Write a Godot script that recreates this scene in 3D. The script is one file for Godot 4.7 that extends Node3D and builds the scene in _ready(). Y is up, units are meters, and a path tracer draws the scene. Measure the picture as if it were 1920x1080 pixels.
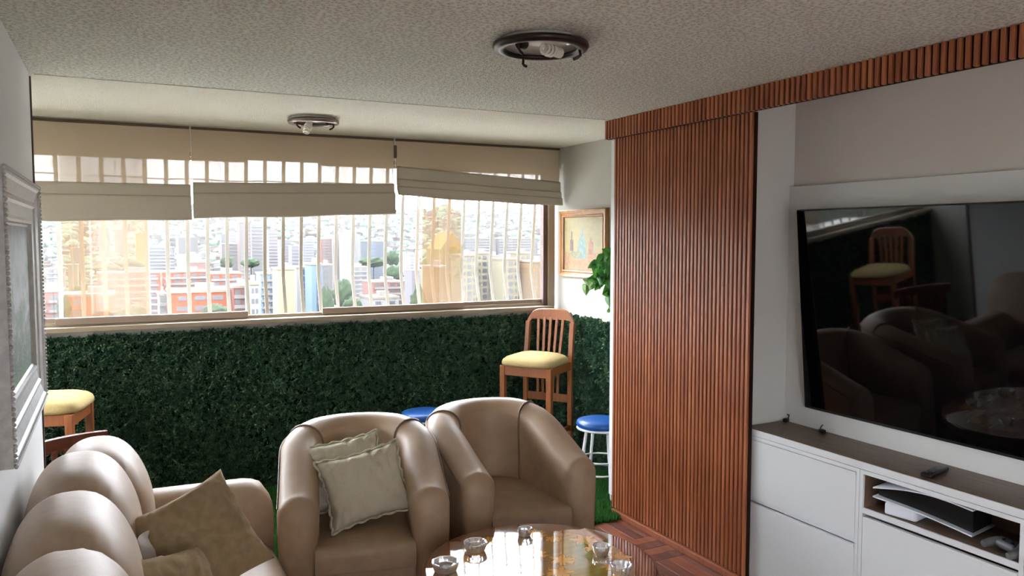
extends Node3D
# A living room with an enclosed balcony above a hillside city. y up, metres; window wall towards -z.

var used := {}
var M := {}
var unit_box: BoxMesh
var rng := RandomNumberGenerator.new()

const CITY := [
	["apartment_block", -24.4, -15.8, -16.4, -300, 16, "pink", "balcony", "pink apartment block with white balcony floors beside the picture frame"],
	["apartment_block", -14.6, -0.5, -16.8, -280, 16, "orange", "punched", "orange brick block with cream roof edge and dark window strips, lower left of view"],
	["apartment_block", -7.7, 20.1, -16.1, -430, 16, "orange", "ribbon", "long orange brick block with white floors behind the left trees"],
	["apartment_block", 15.2, 33.1, -16.0, -270, 16, "orange", "punched", "bright orange brick block with three rows of grey windows above the sash rail"],
	["apartment_block", 13.0, 15.1, -17.9, -288, 14, "white", "ribbon", "narrow white floors wedged left of the bright orange block"],
	["apartment_block", 22.0, 45.0, -16.9, -450, 16, "orange", "ribbon", "orange brick block with white balconies in the middle row, left one"],
	["apartment_block", 41.5, 55.9, -16.4, -410, 16, "orange", "ribbon", "orange brick block with white balconies in the middle row, right one"],
	["apartment_block", 33.6, 38.5, -14.5, -264, 14, "red", "ribbon", "red brick wing with ribbed corner right of the bright orange block"],
	["apartment_block", 36.7, 39.3, -12.8, -250, 12, "white", "punched", "slim white block with small windows beside the red brick wing"],
	["apartment_block", 60.6, 67.6, -15.7, -380, 14, "paleblue", "ribbon", "pale blue block with lilac balcony rows left of the cream wall"],
	["apartment_block", 57.8, 64.0, -11.2, -320, 14, "cream", "blank", "cream block with a blank side wall below the blinds"],
	["office_tower", 75.0, 81.4, -12.6, -370, 14, "white", "glass", "white and glass tower right of the cream blank wall"],
	["office_tower", 77.5, 82.2, -10.5, -350, 14, "blueglass", "glass", "slim blue glass tower behind the open window gap"],
	["apartment_block", 94.2, 98.8, -12.6, -400, 12, "grey", "punched", "grey block with square windows at the sash edge"],
	["apartment_tower", 141.3, 154.2, 19.8, -1040, 24, "brownpink", "ribbon", "tall dusty pink tower just under the middle blind"],
	["apartment_tower", 161.5, 178.4, 19.9, -1080, 24, "white", "ribbon", "tall white tower with fine floor lines next to the dusty pink one"],
	["apartment_tower", 203.3, 216.3, 11.9, -1200, 24, "palepink", "ribbon", "pale pink tower standing alone in the haze"],
	["office_building", 29.4, 52.7, -8.7, -840, 40, "bluegrey", "ribbon", "blue grey office with stacked floors and a pinkish roof"],
	["office_building", 69.8, 92.2, 1.0, -1040, 40, "grey", "stripe", "grey office slab with one dark blue window stripe"],
	["warehouse", 50.4, 66.4, -14.1, -720, 40, "white", "blank", "low white hall with flat roof in front of the grey slab"],
	["small_block", 47.5, 58.8, -16.5, -600, 24, "pink", "punched", "small salmon pink block above the orange middle row"],
	["small_block", -36.4, -28.5, -8.7, -840, 20, "yellow", "ribbon", "small yellow building on the slope at the left"],
	["apartment_block", -44.6, -33.1, -21.5, -660, 20, "white", "ribbon", "white block with grey rows behind the left bars"],
	["apartment_block", -28.8, -23.0, -17.7, -620, 16, "cream", "punched", "cream block with small windows beside the slope trees"],
	["apartment_tower", -24.7, -5.9, 18.0, -1600, 26, "grey", "blank", "pair of dim grey slabs on the left hillside, left one"],
	["apartment_tower", 0.9, 18.8, 14.7, -1660, 26, "grey", "blank", "pair of dim grey slabs on the left hillside, right one"],
	["apartment_tower", 31.1, 43.5, 7.7, -1400, 24, "yellow", "blank", "mustard slab high on the left hillside"],
	["apartment_tower", 147.1, 157.2, 5.8, -1280, 24, "bluegrey", "ribbon", "thin blue grey tower left of the dusty pink one"],
	["apartment_tower", 173.7, 184.8, 9.8, -1400, 24, "white", "ribbon", "thin white tower left of the dusty pink one"],
	["apartment_block", 129.1, 149.5, -7.6, -1120, 24, "brownpink", "ribbon", "brown brick block beneath the two thin towers"],
	["apartment_tower", 228.0, 243.3, -2.4, -1240, 24, "palelilac", "ribbon", "pale lilac tower in the bright gap, left one"],
	["apartment_tower", 221.0, 235.0, -10.9, -1120, 24, "palelilac", "ribbon", "pale lilac tower in the bright gap, middle one"],
	["apartment_tower", 287.3, 305.4, -1.0, -1360, 24, "palelilac", "ribbon", "pale lilac tower in the bright gap, right one"],
	["apartment_tower", 211.1, 222.7, -0.7, -900, 22, "red", "ribbon", "brick red tower left of the white twin towers"],
	["apartment_tower", 229.6, 240.4, 4.2, -920, 22, "white", "ribbon", "white tower with ribbed floors, first of the white group"],
	["apartment_tower", 226.5, 234.3, 7.0, -860, 22, "white", "stripe", "white slender tower with a dotted window line, second of the white group"],
	["apartment_tower", 241.5, 250.2, 4.7, -880, 22, "white", "stripe", "white slender tower with a dotted window line, third of the white group"],
	["office_building", 274.1, 303.0, -3.6, -960, 40, "bluegrey", "stripe", "grey office with bright blue glass panel behind the bars"],
	["small_block", 153.8, 164.8, -20.3, -560, 24, "white", "ribbon", "white stepped block with dark window rows beneath the twin towers"],
	["small_block", 120.5, 137.5, -22.2, -400, 20, "pink", "ribbon", "low pink and white hall with a long window row"],
	["small_block", 89.0, 100.8, -22.5, -300, 14, "white", "punched", "white flat-roofed house just above the right sash rail"],
	["small_block", 290.2, 306.6, -18.0, -840, 20, "white", "stripe", "white ridged block between the trees"],
	["small_block", 226.7, 240.3, -27.1, -640, 20, "palelilac", "ribbon", "pale grey stepped block left of the amber pane"],
	["apartment_tower", 108.1, 114.2, -9.9, -280, 14, "tan", "plate", "tan panelled tower seen through the amber pane, front one"],
	["apartment_tower", 150.4, 162.9, -5.2, -380, 20, "ochre", "gable", "ochre tower with a pitched yellow roof seen through the amber pane"],
	["apartment_block", 361.5, 402.6, -0.2, -840, 30, "grey", "ribbon", "long grey slab with window rows right of the amber pane, left half"],
	["apartment_block", 413.6, 469.4, -0.3, -860, 30, "grey", "ribbon", "long grey slab with window rows right of the amber pane, right half"],
	["apartment_tower", 145.5, 152.6, -7.1, -340, 14, "sand", "stripe", "sand coloured tower right beside the ochre tower"],
	["apartment_tower", 157.7, 165.4, -6.4, -350, 14, "sand", "stripe", "sand coloured tower with central window line, second from the ochre tower"],
	["apartment_tower", 170.7, 175.8, -8.3, -360, 14, "red", "stripe", "red fronted tower between the sand towers"],
	["apartment_tower", 161.7, 169.8, -8.8, -330, 14, "sand", "stripe", "sand coloured tower right of the red fronted one"],
	["apartment_tower", 177.6, 184.8, -6.4, -344, 14, "sand", "punched", "sand coloured tower with paired small windows near the right bars"],
	["apartment_tower", 172.4, 183.8, -9.9, -320, 14, "tan", "stripe", "tan tower cut off by the right window jamb"],
]
const TREES := [
	[-10.3, -18.5, -340, 8.3, 3.7, "broad tree in front of the long orange block"],
	[3.1, -18.4, -230, 9.3, 4.0, "leafy tree rising above the left sash rail"],
	[-4.5, -17.1, -540, 14.6, 5.1, "dark tree on the slope above the long orange block, left of a pair"],
	[7.8, -16.6, -580, 17.3, 6.3, "dark tree on the slope above the long orange block, right of a pair"],
	[23.8, -17.9, -224, 6.1, 3.0, "tree in front of the bright orange block"],
	[81.8, -17.9, -680, 10.1, 8.3, "round dark tree above the orange middle row"],
	[97.6, -18.4, -660, 13.4, 5.4, "bluish tree below the tall pink tower"],
	[67.0, -21.7, -280, 4.9, 9.5, "tall tree beside the blue glass tower"],
	[83.9, -20.9, -320, 8.7, 8.7, "dark tree below the white towers"],
	[222.4, -16.0, -680, 12.0, 9.2, "dark tree left of the ridged white block"],
	[177.7, -23.8, -540, 12.4, 8.8, "big dark tree in the middle of the right city view"],
	[231.0, -20.3, -615, 10.7, 7.1, "round tree below the ridged white block"],
	[101.8, -23.4, -280, 5.7, 11.4, "tall tree at the left edge of the amber pane"],
	[81.8, -24.5, -300, 6.9, 5.3, "pale tree just above the right sash rail"],
	[121.3, -26.5, -260, 4.6, 3.9, "small green tree below the sand towers"],
	[-13.9, -19.0, -270, 3.7, 5.5, "light green tree beside the pink apartment block"],
	[193.0, -18.3, -640, 21.7, 6.1, "row of low trees below the grey office"],
]

# ------------------------------------------------------------------ helpers
class MB:
	var st := SurfaceTool.new()
	func _init():
		st.begin(Mesh.PRIMITIVE_TRIANGLES)
	func smooth(on: bool):
		st.set_smooth_group(0 if on else -1)
	func tri(a: Vector3, b: Vector3, c: Vector3):
		st.add_vertex(a); st.add_vertex(c); st.add_vertex(b)
	func quad(a: Vector3, b: Vector3, c: Vector3, d: Vector3):
		tri(a, b, c); tri(a, c, d)
	func rows(r: Array, close_rows := false, close_cols := false, on := true):
		smooth(on)
		var nr := r.size()
		var nc: int = r[0].size()
		for i in (nr if close_rows else nr - 1):
			var p: PackedVector3Array = r[i]
			var q: PackedVector3Array = r[(i + 1) % nr]
			for j in (nc if close_cols else nc - 1):
				var k := (j + 1) % nc
				if p[j].distance_squared_to(q[j]) > 1e-12 or p[k].distance_squared_to(q[k]) > 1e-12:
					quad(p[j], p[k], q[k], q[j])
	func cap(ring: PackedVector3Array, flip := false):
		smooth(false)
		var c := Vector3.ZERO
		for p in ring:
			c += p
		c /= ring.size()
		for j in ring.size():
			var a := ring[j]
			var b := ring[(j + 1) % ring.size()]
			if flip:
				tri(c, b, a)
			else:
				tri(c, a, b)
	# box with chamfered or rounded edges
	func rbox(c: Vector3, s: Vector3, r: float, n := 1, basis := Basis()):
		var h := s / 2.0
		r = minf(r, minf(h.x, minf(h.y, h.z)) * 0.999)
		var inner := h - Vector3(r, r, r)
		smooth(n > 1)
		for ax in 3:
			for sg in [-1.0, 1.0]:
				var u := (ax + 1) % 3
				var v := (ax + 2) % 3
				var cu := []
				for i in n + 1:
					cu.append([-1.0, tan((float(i) / n - 1.0) * PI / 4.0)])
				for i in n + 1:
					cu.append([1.0, tan(float(i) / n * PI / 4.0)])
				var pts := []
				for a in cu:
					var line := PackedVector3Array()
					for b in cu:
						var d := Vector3.ZERO
						d[ax] = sg
						d[u] = a[1]
						d[v] = b[1]
						var p := Vector3.ZERO
						p[ax] = sg * inner[ax]
						p[u] = a[0] * inner[u]
						p[v] = b[0] * inner[v]
						line.append(c + basis * (p + d.normalized() * r))
					pts.append(line)
				for i in cu.size() - 1:
					for j in cu.size() - 1:
						var p0: Vector3 = pts[i][j]
						var p1: Vector3 = pts[i + 1][j]
						var p2: Vector3 = pts[i + 1][j + 1]
						var p3: Vector3 = pts[i][j + 1]
						if sg > 0:
							quad(p0, p1, p2, p3)
						else:
							quad(p0, p3, p2, p1)
	func box(c: Vector3, s: Vector3, basis := Basis()):
		smooth(false)
		var h := s / 2.0
		var p := []
		for k in 8:
			p.append(c + basis * Vector3(h.x * (1 if k & 1 else -1), h.y * (1 if k & 2 else -1), h.z * (1 if k & 4 else -1)))
		quad(p[0], p[2], p[3], p[1]); quad(p[4], p[5], p[7], p[6])
		quad(p[0], p[4], p[6], p[2]); quad(p[1], p[3], p[7], p[5])
		quad(p[0], p[1], p[5], p[4]); quad(p[2], p[6], p[7], p[3])
	func tube(pts: PackedVector3Array, rad: float, seg := 8, closed := false, end_rad := -1.0):
		var r := []
		var up := Vector3.UP
		var n := pts.size()
		for i in n:
			var a := pts[(i - 1 + n) % n] if closed or i > 0 else pts[i]
			var b := pts[(i + 1) % n] if closed or i < n - 1 else pts[i]
			var t := (b - a).normalized()
			if i == 0:
				up = Vector3.UP if absf(t.y) < 0.9 else Vector3.RIGHT
			up = (up - t * up.dot(t)).normalized()
			var side := t.cross(up)
			var rr := rad if end_rad < 0 else lerpf(rad, end_rad, float(i) / (n - 1))
			var ring := PackedVector3Array()
			for j in seg:
				var w := TAU * j / seg
				ring.append(pts[i] + (up * cos(w) + side * sin(w)) * rr)
			r.append(ring)
		rows(r, closed, true)
		if not closed:
			cap(r[0], true)
			cap(r[n - 1])
	# profile of (radius, height) turned about y; cuts > 0 facets its outer side
	func lathe(profile: PackedVector2Array, seg := 32, c := Vector3.ZERO, cuts := 0, deep := 0.0, on := true):
		var r := []
		for k in profile.size():
			var ring := PackedVector3Array()
			for j in seg:
				var w := TAU * j / seg
				var s := 1.0
				if cuts > 0 and k >= 2 and k <= 6:
					s = 1.0 - deep * absf(sin(w * cuts / 2.0 + (k % 2) * PI / cuts * (1.0 if cuts > 12 else 0.0)))
				ring.append(c + Vector3(cos(w) * profile[k].x * s, profile[k].y, sin(w) * profile[k].x * s))
			r.append(ring)
		rows(r, false, true, on)
	func done() -> ArrayMesh:
		st.generate_normals()
		return st.commit()

func numbered(n: String) -> String:
	used[n] = used.get(n, -1) + 1
	return n if used[n] == 0 else "%s_%03d" % [n, used[n]]

func tag(o: Node3D, label: String, category: String, group := "") -> Node3D:
	o.set_meta("label", label)
	o.set_meta("category", category)
	if group:
		o.set_meta("group", group)
	return o

func thing(called: String, label: String, category: String, at := Vector3.ZERO, turn := 0.0, group := "") -> Node3D:
	var o := Node3D.new()
	o.name = numbered(called)
	add_child(o)
	o.position = at
	o.rotation.y = turn
	return tag(o, label, category, group)

func put(called: String, m, mat: Material, parent: Node = null) -> MeshInstance3D:
	var o := MeshInstance3D.new()
	o.name = numbered(called) if parent == null else called
	o.mesh = m.done() if m is MB else m
	o.material_override = mat
	if parent == null:
		add_child(o)
	else:
		parent.add_child(o, true)
	return o

func struct(called: String, m, mat: Material) -> MeshInstance3D:
	var o := put(called, m, mat)
	o.set_meta("kind", "structure")
	return o

func unit(called: String, c: Vector3, s: Vector3, mat: Material, parent: Node) -> MeshInstance3D:
	var o := put(called, unit_box, mat, parent)
	o.position = c
	o.scale = s
	return o

func one_box(c: Vector3, s: Vector3, r := 0.0, n := 1) -> MB:
	var m := MB.new()
	if r > 0.0:
		m.rbox(c, s, r, n)
	else:
		m.box(c, s)
	return m

func span(x0, x1, y0, y1, z0, z1, r := 0.0) -> MB:
	return one_box(Vector3((x0 + x1) / 2.0, (y0 + y1) / 2.0, (z0 + z1) / 2.0), Vector3(x1 - x0, y1 - y0, z1 - z0), r)

func noise(kind: int, freq: float, oct := 4, sd := 1) -> FastNoiseLite:
	var n := FastNoiseLite.new()
	n.noise_type = kind
	n.frequency = freq
	n.fractal_octaves = oct
	n.seed = sd
	return n

func noise_tex(n: FastNoiseLite, size := 512, colors := [], spots := []) -> NoiseTexture2D:
	var t := NoiseTexture2D.new()
	t.width = size
	t.height = size
	t.seamless = true
	t.noise = n
	if colors.size():
		var g := Gradient.new()
		var c := PackedColorArray()
		for x in colors:
			c.append(x)
		var o := PackedFloat32Array()
		for k in colors.size():
			o.append(spots[k] if spots.size() else float(k) / (colors.size() - 1))
		g.offsets = o
		g.colors = c
		t.color_ramp = g
	return t

func mat(called: String, c: Color, rough := 0.6, spec := 0.5, metal := 0.0) -> StandardMaterial3D:
	var m := StandardMaterial3D.new()
	m.resource_name = called
	m.albedo_color = c
	m.roughness = rough
	m.metallic_specular = spec
	m.metallic = metal
	M[called] = m
	return m

func tri_tex(m: StandardMaterial3D, tex: Texture2D, scale: Vector3, world := true) -> StandardMaterial3D:
	m.albedo_texture = tex
	m.uv1_triplanar = true
	m.uv1_world_triplanar = world
	m.uv1_scale = scale
	return m

func relief(m: StandardMaterial3D, tex: Texture2D, cm: float) -> StandardMaterial3D:
	m.heightmap_enabled = true
	m.heightmap_texture = tex
	m.heightmap_scale = cm
	return m

func rgb(r: int, g: int, b: int, a := 1.0) -> Color:
	return Color(r / 255.0, g / 255.0, b / 255.0, a)

# ------------------------------------------------------------------ camera, sky
func setup_view():
	var cam := Camera3D.new()
	cam.name = "camera"
	add_child(cam)
	cam.position = Vector3(0, 1.70, 0)
	cam.rotation_degrees = Vector3(-3.680, -26.766, 0)
	cam.fov = 2.0 * rad_to_deg(atan(540.0 / 1477.0))
	cam.near = 0.05
	cam.far = 20000.0
	cam.current = true
	var sky := ProceduralSkyMaterial.new()
	sky.sky_top_color = rgb(236, 243, 255)
	sky.sky_horizon_color = rgb(202, 206, 210)
	sky.sky_curve = 0.25
	sky.ground_bottom_color = rgb(60, 60, 56)
	sky.ground_horizon_color = rgb(90, 90, 86)
	sky.energy_multiplier = SKY
	var e := Environment.new()
	e.background_mode = Environment.BG_SKY
	e.sky = Sky.new()
	e.sky.sky_material = sky
	e.tonemap_mode = Environment.TONE_MAPPER_LINEAR
	e.tonemap_exposure = EXPOSURE
	e.sdfgi_enabled = true
	e.ssao_enabled = true
	e.ssil_enabled = true
	e.volumetric_fog_enabled = true
	e.volumetric_fog_density = 0.0
	var w := WorldEnvironment.new()
	w.name = "surroundings"
	w.environment = e
	add_child(w)

const SKY := 20.0
const EXPOSURE := 2.05

# ------------------------------------------------------------------ materials
func make_materials():
	var fine := noise_tex(noise(FastNoiseLite.TYPE_SIMPLEX_SMOOTH, 0.03, 4, 3), 512)
	var grainy := noise_tex(noise(FastNoiseLite.TYPE_CELLULAR, 0.05, 3, 5), 512)
	# painted plaster
	var m := mat("white_paint", rgb(236, 236, 232), 0.55, 0.4)
	tri_tex(m, noise_tex(noise(FastNoiseLite.TYPE_SIMPLEX_SMOOTH, 0.01, 3, 9), 256, [rgb(243, 243, 240), rgb(255, 255, 253)]), Vector3(1, 1, 1))
	m = mat("left_paint", rgb(228, 230, 232), 0.6, 0.4)
	m = mat("ledge_concrete", rgb(168, 164, 156), 0.9, 0.2)
	m = mat("terrace_tile", rgb(214, 210, 202), 0.8, 0.3)
	m = mat("balcony_paint", rgb(180, 178, 169), 0.6, 0.3)
	m = mat("panel_paint", rgb(212, 211, 208), 0.45, 0.4)
	m = mat("upper_panel_paint", rgb(206, 200, 192), 0.5, 0.4)
	# ceilings
	m = mat("popcorn_ceiling", rgb(240, 244, 236), 0.9, 0.2)
	tri_tex(m, noise_tex(noise(FastNoiseLite.TYPE_CELLULAR, 0.06, 2, 21), 512, [rgb(186, 182, 174), rgb(246, 244, 240), rgb(255, 255, 255)], [0.0, 0.45, 1.0]), Vector3(2.0, 2.0, 2.0))
	relief(m, noise_tex(noise(FastNoiseLite.TYPE_SIMPLEX_SMOOTH, 0.10, 2, 22), 512), 0.8)
	m = mat("plain_ceiling", rgb(240, 238, 228), 0.9, 0.2)
	tri_tex(m, noise_tex(noise(FastNoiseLite.TYPE_SIMPLEX_SMOOTH, 0.05, 3, 23), 512, [rgb(240, 238, 232), rgb(255, 255, 255)]), Vector3(2.5, 2.5, 2.5))
	relief(m, noise_tex(noise(FastNoiseLite.TYPE_SIMPLEX_SMOOTH, 0.08, 2, 24), 512), 0.7)
	# woods
	var woods := noise(FastNoiseLite.TYPE_SIMPLEX_SMOOTH, 0.012, 5, 31)
	m = mat("slat_wood", Color.WHITE, 0.38, 0.5)
	tri_tex(m, noise_tex(woods, 512, [rgb(126, 70, 46), rgb(160, 94, 60), rgb(142, 80, 51)]), Vector3(6, 0.35, 6))
	m = mat("slat_wood_light", Color.WHITE, 0.4, 0.5)
	tri_tex(m, noise_tex(noise(FastNoiseLite.TYPE_SIMPLEX_SMOOTH, 0.012, 5, 32), 512, [rgb(138, 80, 51), rgb(174, 106, 68), rgb(150, 88, 57)]), Vector3(6, 0.35, 6))
	m = mat("slat_backing", rgb(40, 22, 16), 0.8, 0.3)
	m = mat("honey_wood", Color.WHITE, 0.4, 0.5)
	tri_tex(m, noise_tex(woods, 512, [rgb(126, 72, 36), rgb(158, 94, 50), rgb(144, 82, 42)]), Vector3(5, 0.8, 5), false)
	m = mat("red_wood", Color.WHITE, 0.4, 0.5)
	tri_tex(m, noise_tex(woods, 512, [rgb(88, 42, 28), rgb(118, 60, 40)]), Vector3(0.8, 5, 5), false)
	m = mat("walnut_top", Color.WHITE, 0.42, 0.5)
	tri_tex(m, noise_tex(noise(FastNoiseLite.TYPE_SIMPLEX_SMOOTH, 0.01, 5, 33), 512, [rgb(84, 66, 54), rgb(112, 90, 74), rgb(96, 76, 62)]), Vector3(6, 6, 0.5))
	for k in 3:
		m = mat("parquet_%d" % k, Color.WHITE, 0.28, 0.5)
		var c: Color = [rgb(112, 56, 32), rgb(138, 72, 40), rgb(92, 46, 30)][k]
		tri_tex(m, noise_tex(noise(FastNoiseLite.TYPE_SIMPLEX_SMOOTH, 0.012, 4, 40 + k), 256, [c.darkened(0.15), c.lightened(0.1)]), Vector3(8, 8, 1.2))
	m = mat("dark_joint", rgb(46, 26, 18), 0.7, 0.3)
	m = mat("brown_trim", rgb(70, 54, 44), 0.5, 0.5)
	# leather and cloth
	m = mat("tan_leather", Color.WHITE, 0.45, 0.5)
	tri_tex(m, noise_tex(noise(FastNoiseLite.TYPE_SIMPLEX_SMOOTH, 0.012, 4, 51), 512, [rgb(162, 136, 110), rgb(176, 149, 122)]), Vector3(2, 2, 2), false)
	relief(m, grainy, 0.02)
	m = mat("sofa_leather", Color.WHITE, 0.5, 0.45)
	tri_tex(m, noise_tex(noise(FastNoiseLite.TYPE_SIMPLEX_SMOOTH, 0.012, 4, 52), 512, [rgb(180, 156, 133), rgb(195, 172, 149)]), Vector3(2, 2, 2), false)
	relief(m, grainy, 0.02)
	m = mat("leather_piping", rgb(112, 88, 70), 0.4, 0.5)
	m = mat("linen", Color.WHITE, 0.95, 0.2)
	tri_tex(m, noise_tex(noise(FastNoiseLite.TYPE_SIMPLEX_SMOOTH, 0.09, 3, 53), 256, [rgb(192, 184, 164), rgb(210, 202, 182)]), Vector3(6, 6, 6), false)
	relief(m, fine, 0.08)
	m = mat("khaki_linen", Color.WHITE, 0.95, 0.2)
	tri_tex(m, noise_tex(noise(FastNoiseLite.TYPE_SIMPLEX_SMOOTH, 0.02, 4, 54), 256, [rgb(150, 130, 100), rgb(178, 157, 125)]), Vector3(4, 4, 4), false)
	relief(m, fine, 0.08)
	m = mat("white_cloth", rgb(225, 222, 220), 0.9, 0.2)
	m = mat("yellow_seat", Color.WHITE, 0.85, 0.3)
	tri_tex(m, noise_tex(noise(FastNoiseLite.TYPE_SIMPLEX_SMOOTH, 0.05, 3, 55), 256, [rgb(176, 154, 102), rgb(192, 172, 122)]), Vector3(4, 4, 4), false)
	# blinds: one layer of sheer screen fabric, and the folded stack
	m = mat("screen_fabric", rgb(186, 170, 148, 0.968), 0.95, 0.1)
	m.transparency = BaseMaterial3D.TRANSPARENCY_ALPHA
	m.backlight_enabled = true
	m.backlight = rgb(64, 56, 45)
	m.cull_mode = BaseMaterial3D.CULL_DISABLED
	m = mat("blind_fold", rgb(172, 163, 148), 0.95, 0.1)
	m = mat("blind_rail", rgb(86, 68, 54), 0.6, 0.4)
	# metals, plastics
	m = mat("frame_aluminium", rgb(146, 130, 108), 0.45, 0.5, 0.0)
	m = mat("sash_aluminium", rgb(140, 122, 104), 0.45, 0.5, 0.0)
	m = mat("dark_rail", rgb(86, 62, 56), 0.5, 0.5)
	m = mat("bar_enamel", rgb(132, 125, 111), 0.5, 0.5)
	m = mat("white_enamel", rgb(228, 230, 232), 0.35, 0.5)
	m = mat("blue_vinyl", rgb(17, 78, 148), 0.4, 0.5)
	m = mat("bronze", rgb(46, 38, 36), 0.35, 0.5, 0.5)
	m = mat("pewter", rgb(130, 118, 112), 0.3, 0.5, 0.7)
	m = mat("reflector", rgb(205, 200, 192), 0.25, 0.5, 0.3)
	m = mat("bulb_glass", rgb(235, 233, 222), 0.2, 0.5)
	m = mat("socket", rgb(225, 222, 210), 0.5, 0.5)
	m = mat("black_plastic", rgb(18, 18, 20), 0.35, 0.5)
	m = mat("tv_screen", rgb(5, 5, 7), 0.03, 0.5)
	m = mat("cabinet_white", rgb(214, 216, 217), 0.4, 0.5)
	m = mat("gadget_white", rgb(226, 230, 238), 0.35, 0.5)
	m = mat("grey_plastic", rgb(90, 92, 94), 0.4, 0.5)
	m = mat("silver_frame", Color.WHITE, 0.35, 0.5, 0.0)
	tri_tex(m, noise_tex(noise(FastNoiseLite.TYPE_SIMPLEX_SMOOTH, 0.03, 4, 61), 256, [rgb(186, 187, 188), rgb(204, 205, 205)], [0.3, 0.75]), Vector3(3, 3, 3), false)
	m = mat("gilt_wood", Color.WHITE, 0.4, 0.5)
	tri_tex(m, noise_tex(woods, 256, [rgb(146, 102, 56), rgb(178, 132, 80)]), Vector3(4, 2, 4), false)
	m = mat("gilt_dark", rgb(118, 74, 40), 0.5, 0.5)
	# glass
	m = mat("pane_glass", rgb(235, 240, 240, 0.04), 0.02, 0.5)
	m.transparency = BaseMaterial3D.TRANSPARENCY_ALPHA
	m = mat("amber_glass", rgb(150, 116, 64, 0.36), 0.4, 0.4)
	m.transparency = BaseMaterial3D.TRANSPARENCY_ALPHA
	m.backlight_enabled = true
	m.backlight = rgb(40, 31, 16)
	m = mat("crystal", rgb(244, 248, 250, 0.22), 0.02, 0.5)
	m.refraction_enabled = true
	m.refraction_scale = 0.05
	m.transparency = BaseMaterial3D.TRANSPARENCY_ALPHA
	# green
	m = mat("hedge_leaf", Color.WHITE, 0.6, 0.4)
	m.vertex_color_use_as_albedo = true
	m = mat("hedge_mat", rgb(20, 40, 26), 0.95, 0.1)
	m = mat("turf_mat", rgb(22, 70, 24), 0.95, 0.1)
	m = mat("ivy_leaf", rgb(44, 104, 42), 0.4, 0.5)
	m.backlight_enabled = true
	m.backlight = rgb(60, 110, 30)
	m = mat("ivy_leaf_pale", rgb(120, 158, 92), 0.45, 0.5)
	m = mat("ivy_stem", rgb(90, 100, 50), 0.6, 0.4)
	# city
	var cc := {"orange": rgb(81, 36, 13), "red": rgb(66, 33, 26), "pink": rgb(73, 48, 42), "white": rgb(73, 72, 70), "paleblue": rgb(61, 70, 74), "cream": rgb(75, 72, 58), "grey": rgb(52, 50, 50), "blueglass": rgb(54, 64, 67), "brownpink": rgb(57, 46, 42), "palepink": rgb(73, 64, 63), "bluegrey": rgb(47, 50, 54), "yellow": rgb(75, 60, 25), "palelilac": rgb(66, 64, 69), "tan": rgb(66, 53, 36), "ochre": rgb(69, 60, 35), "sand": rgb(71, 66, 53)}
	for k in cc:
		mat("wall_" + k, cc[k], 0.85, 0.2)
	mat("city_window", rgb(28, 30, 35), 0.3, 0.5)
	mat("city_band", rgb(70, 66, 64), 0.8, 0.2)
	mat("city_blue", rgb(24, 30, 48), 0.3, 0.5)
	mat("city_roof", rgb(73, 66, 58), 0.9, 0.2)
	mat("city_ground", rgb(41, 40, 35), 0.95, 0.1)
	m = mat("hill_green", Color.WHITE, 0.95, 0.1)
	tri_tex(m, noise_tex(noise(FastNoiseLite.TYPE_SIMPLEX_SMOOTH, 0.02, 5, 71), 512, [rgb(19, 26, 15), rgb(29, 32, 22), rgb(38, 33, 26)], [0.3, 0.6, 0.9]), Vector3(0.0025, 0.0025, 0.0025))
	m = mat("tree_green", Color.WHITE, 0.9, 0.2)
	tri_tex(m, noise_tex(noise(FastNoiseLite.TYPE_CELLULAR, 0.06, 3, 72), 256, [rgb(11, 21, 11), rgb(30, 41, 20)]), Vector3(0.12, 0.12, 0.12))
	m = mat("tree_trunk", rgb(26, 21, 16), 0.9, 0.2)
	m = mat("small_house", Color.WHITE, 0.9, 0.2)
	m.vertex_color_use_as_albedo = true
# ------------------------------------------------------------------ the room itself
const XL := -0.305      # left wall
const XTV := 3.01       # television wall
const XR := 3.15        # balcony right wall
const ZW := -5.44       # window plane
const ZB := -3.99       # where the room meets the balcony
const H := 2.40
const ZBACK := 2.6

func slat_mesh(h: float) -> ArrayMesh:
	var m := MB.new()
	m.rbox(Vector3(0, h / 2.0, 0), Vector3(0.022, h, 0.0180), 0.003)
	return m.done()

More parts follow.
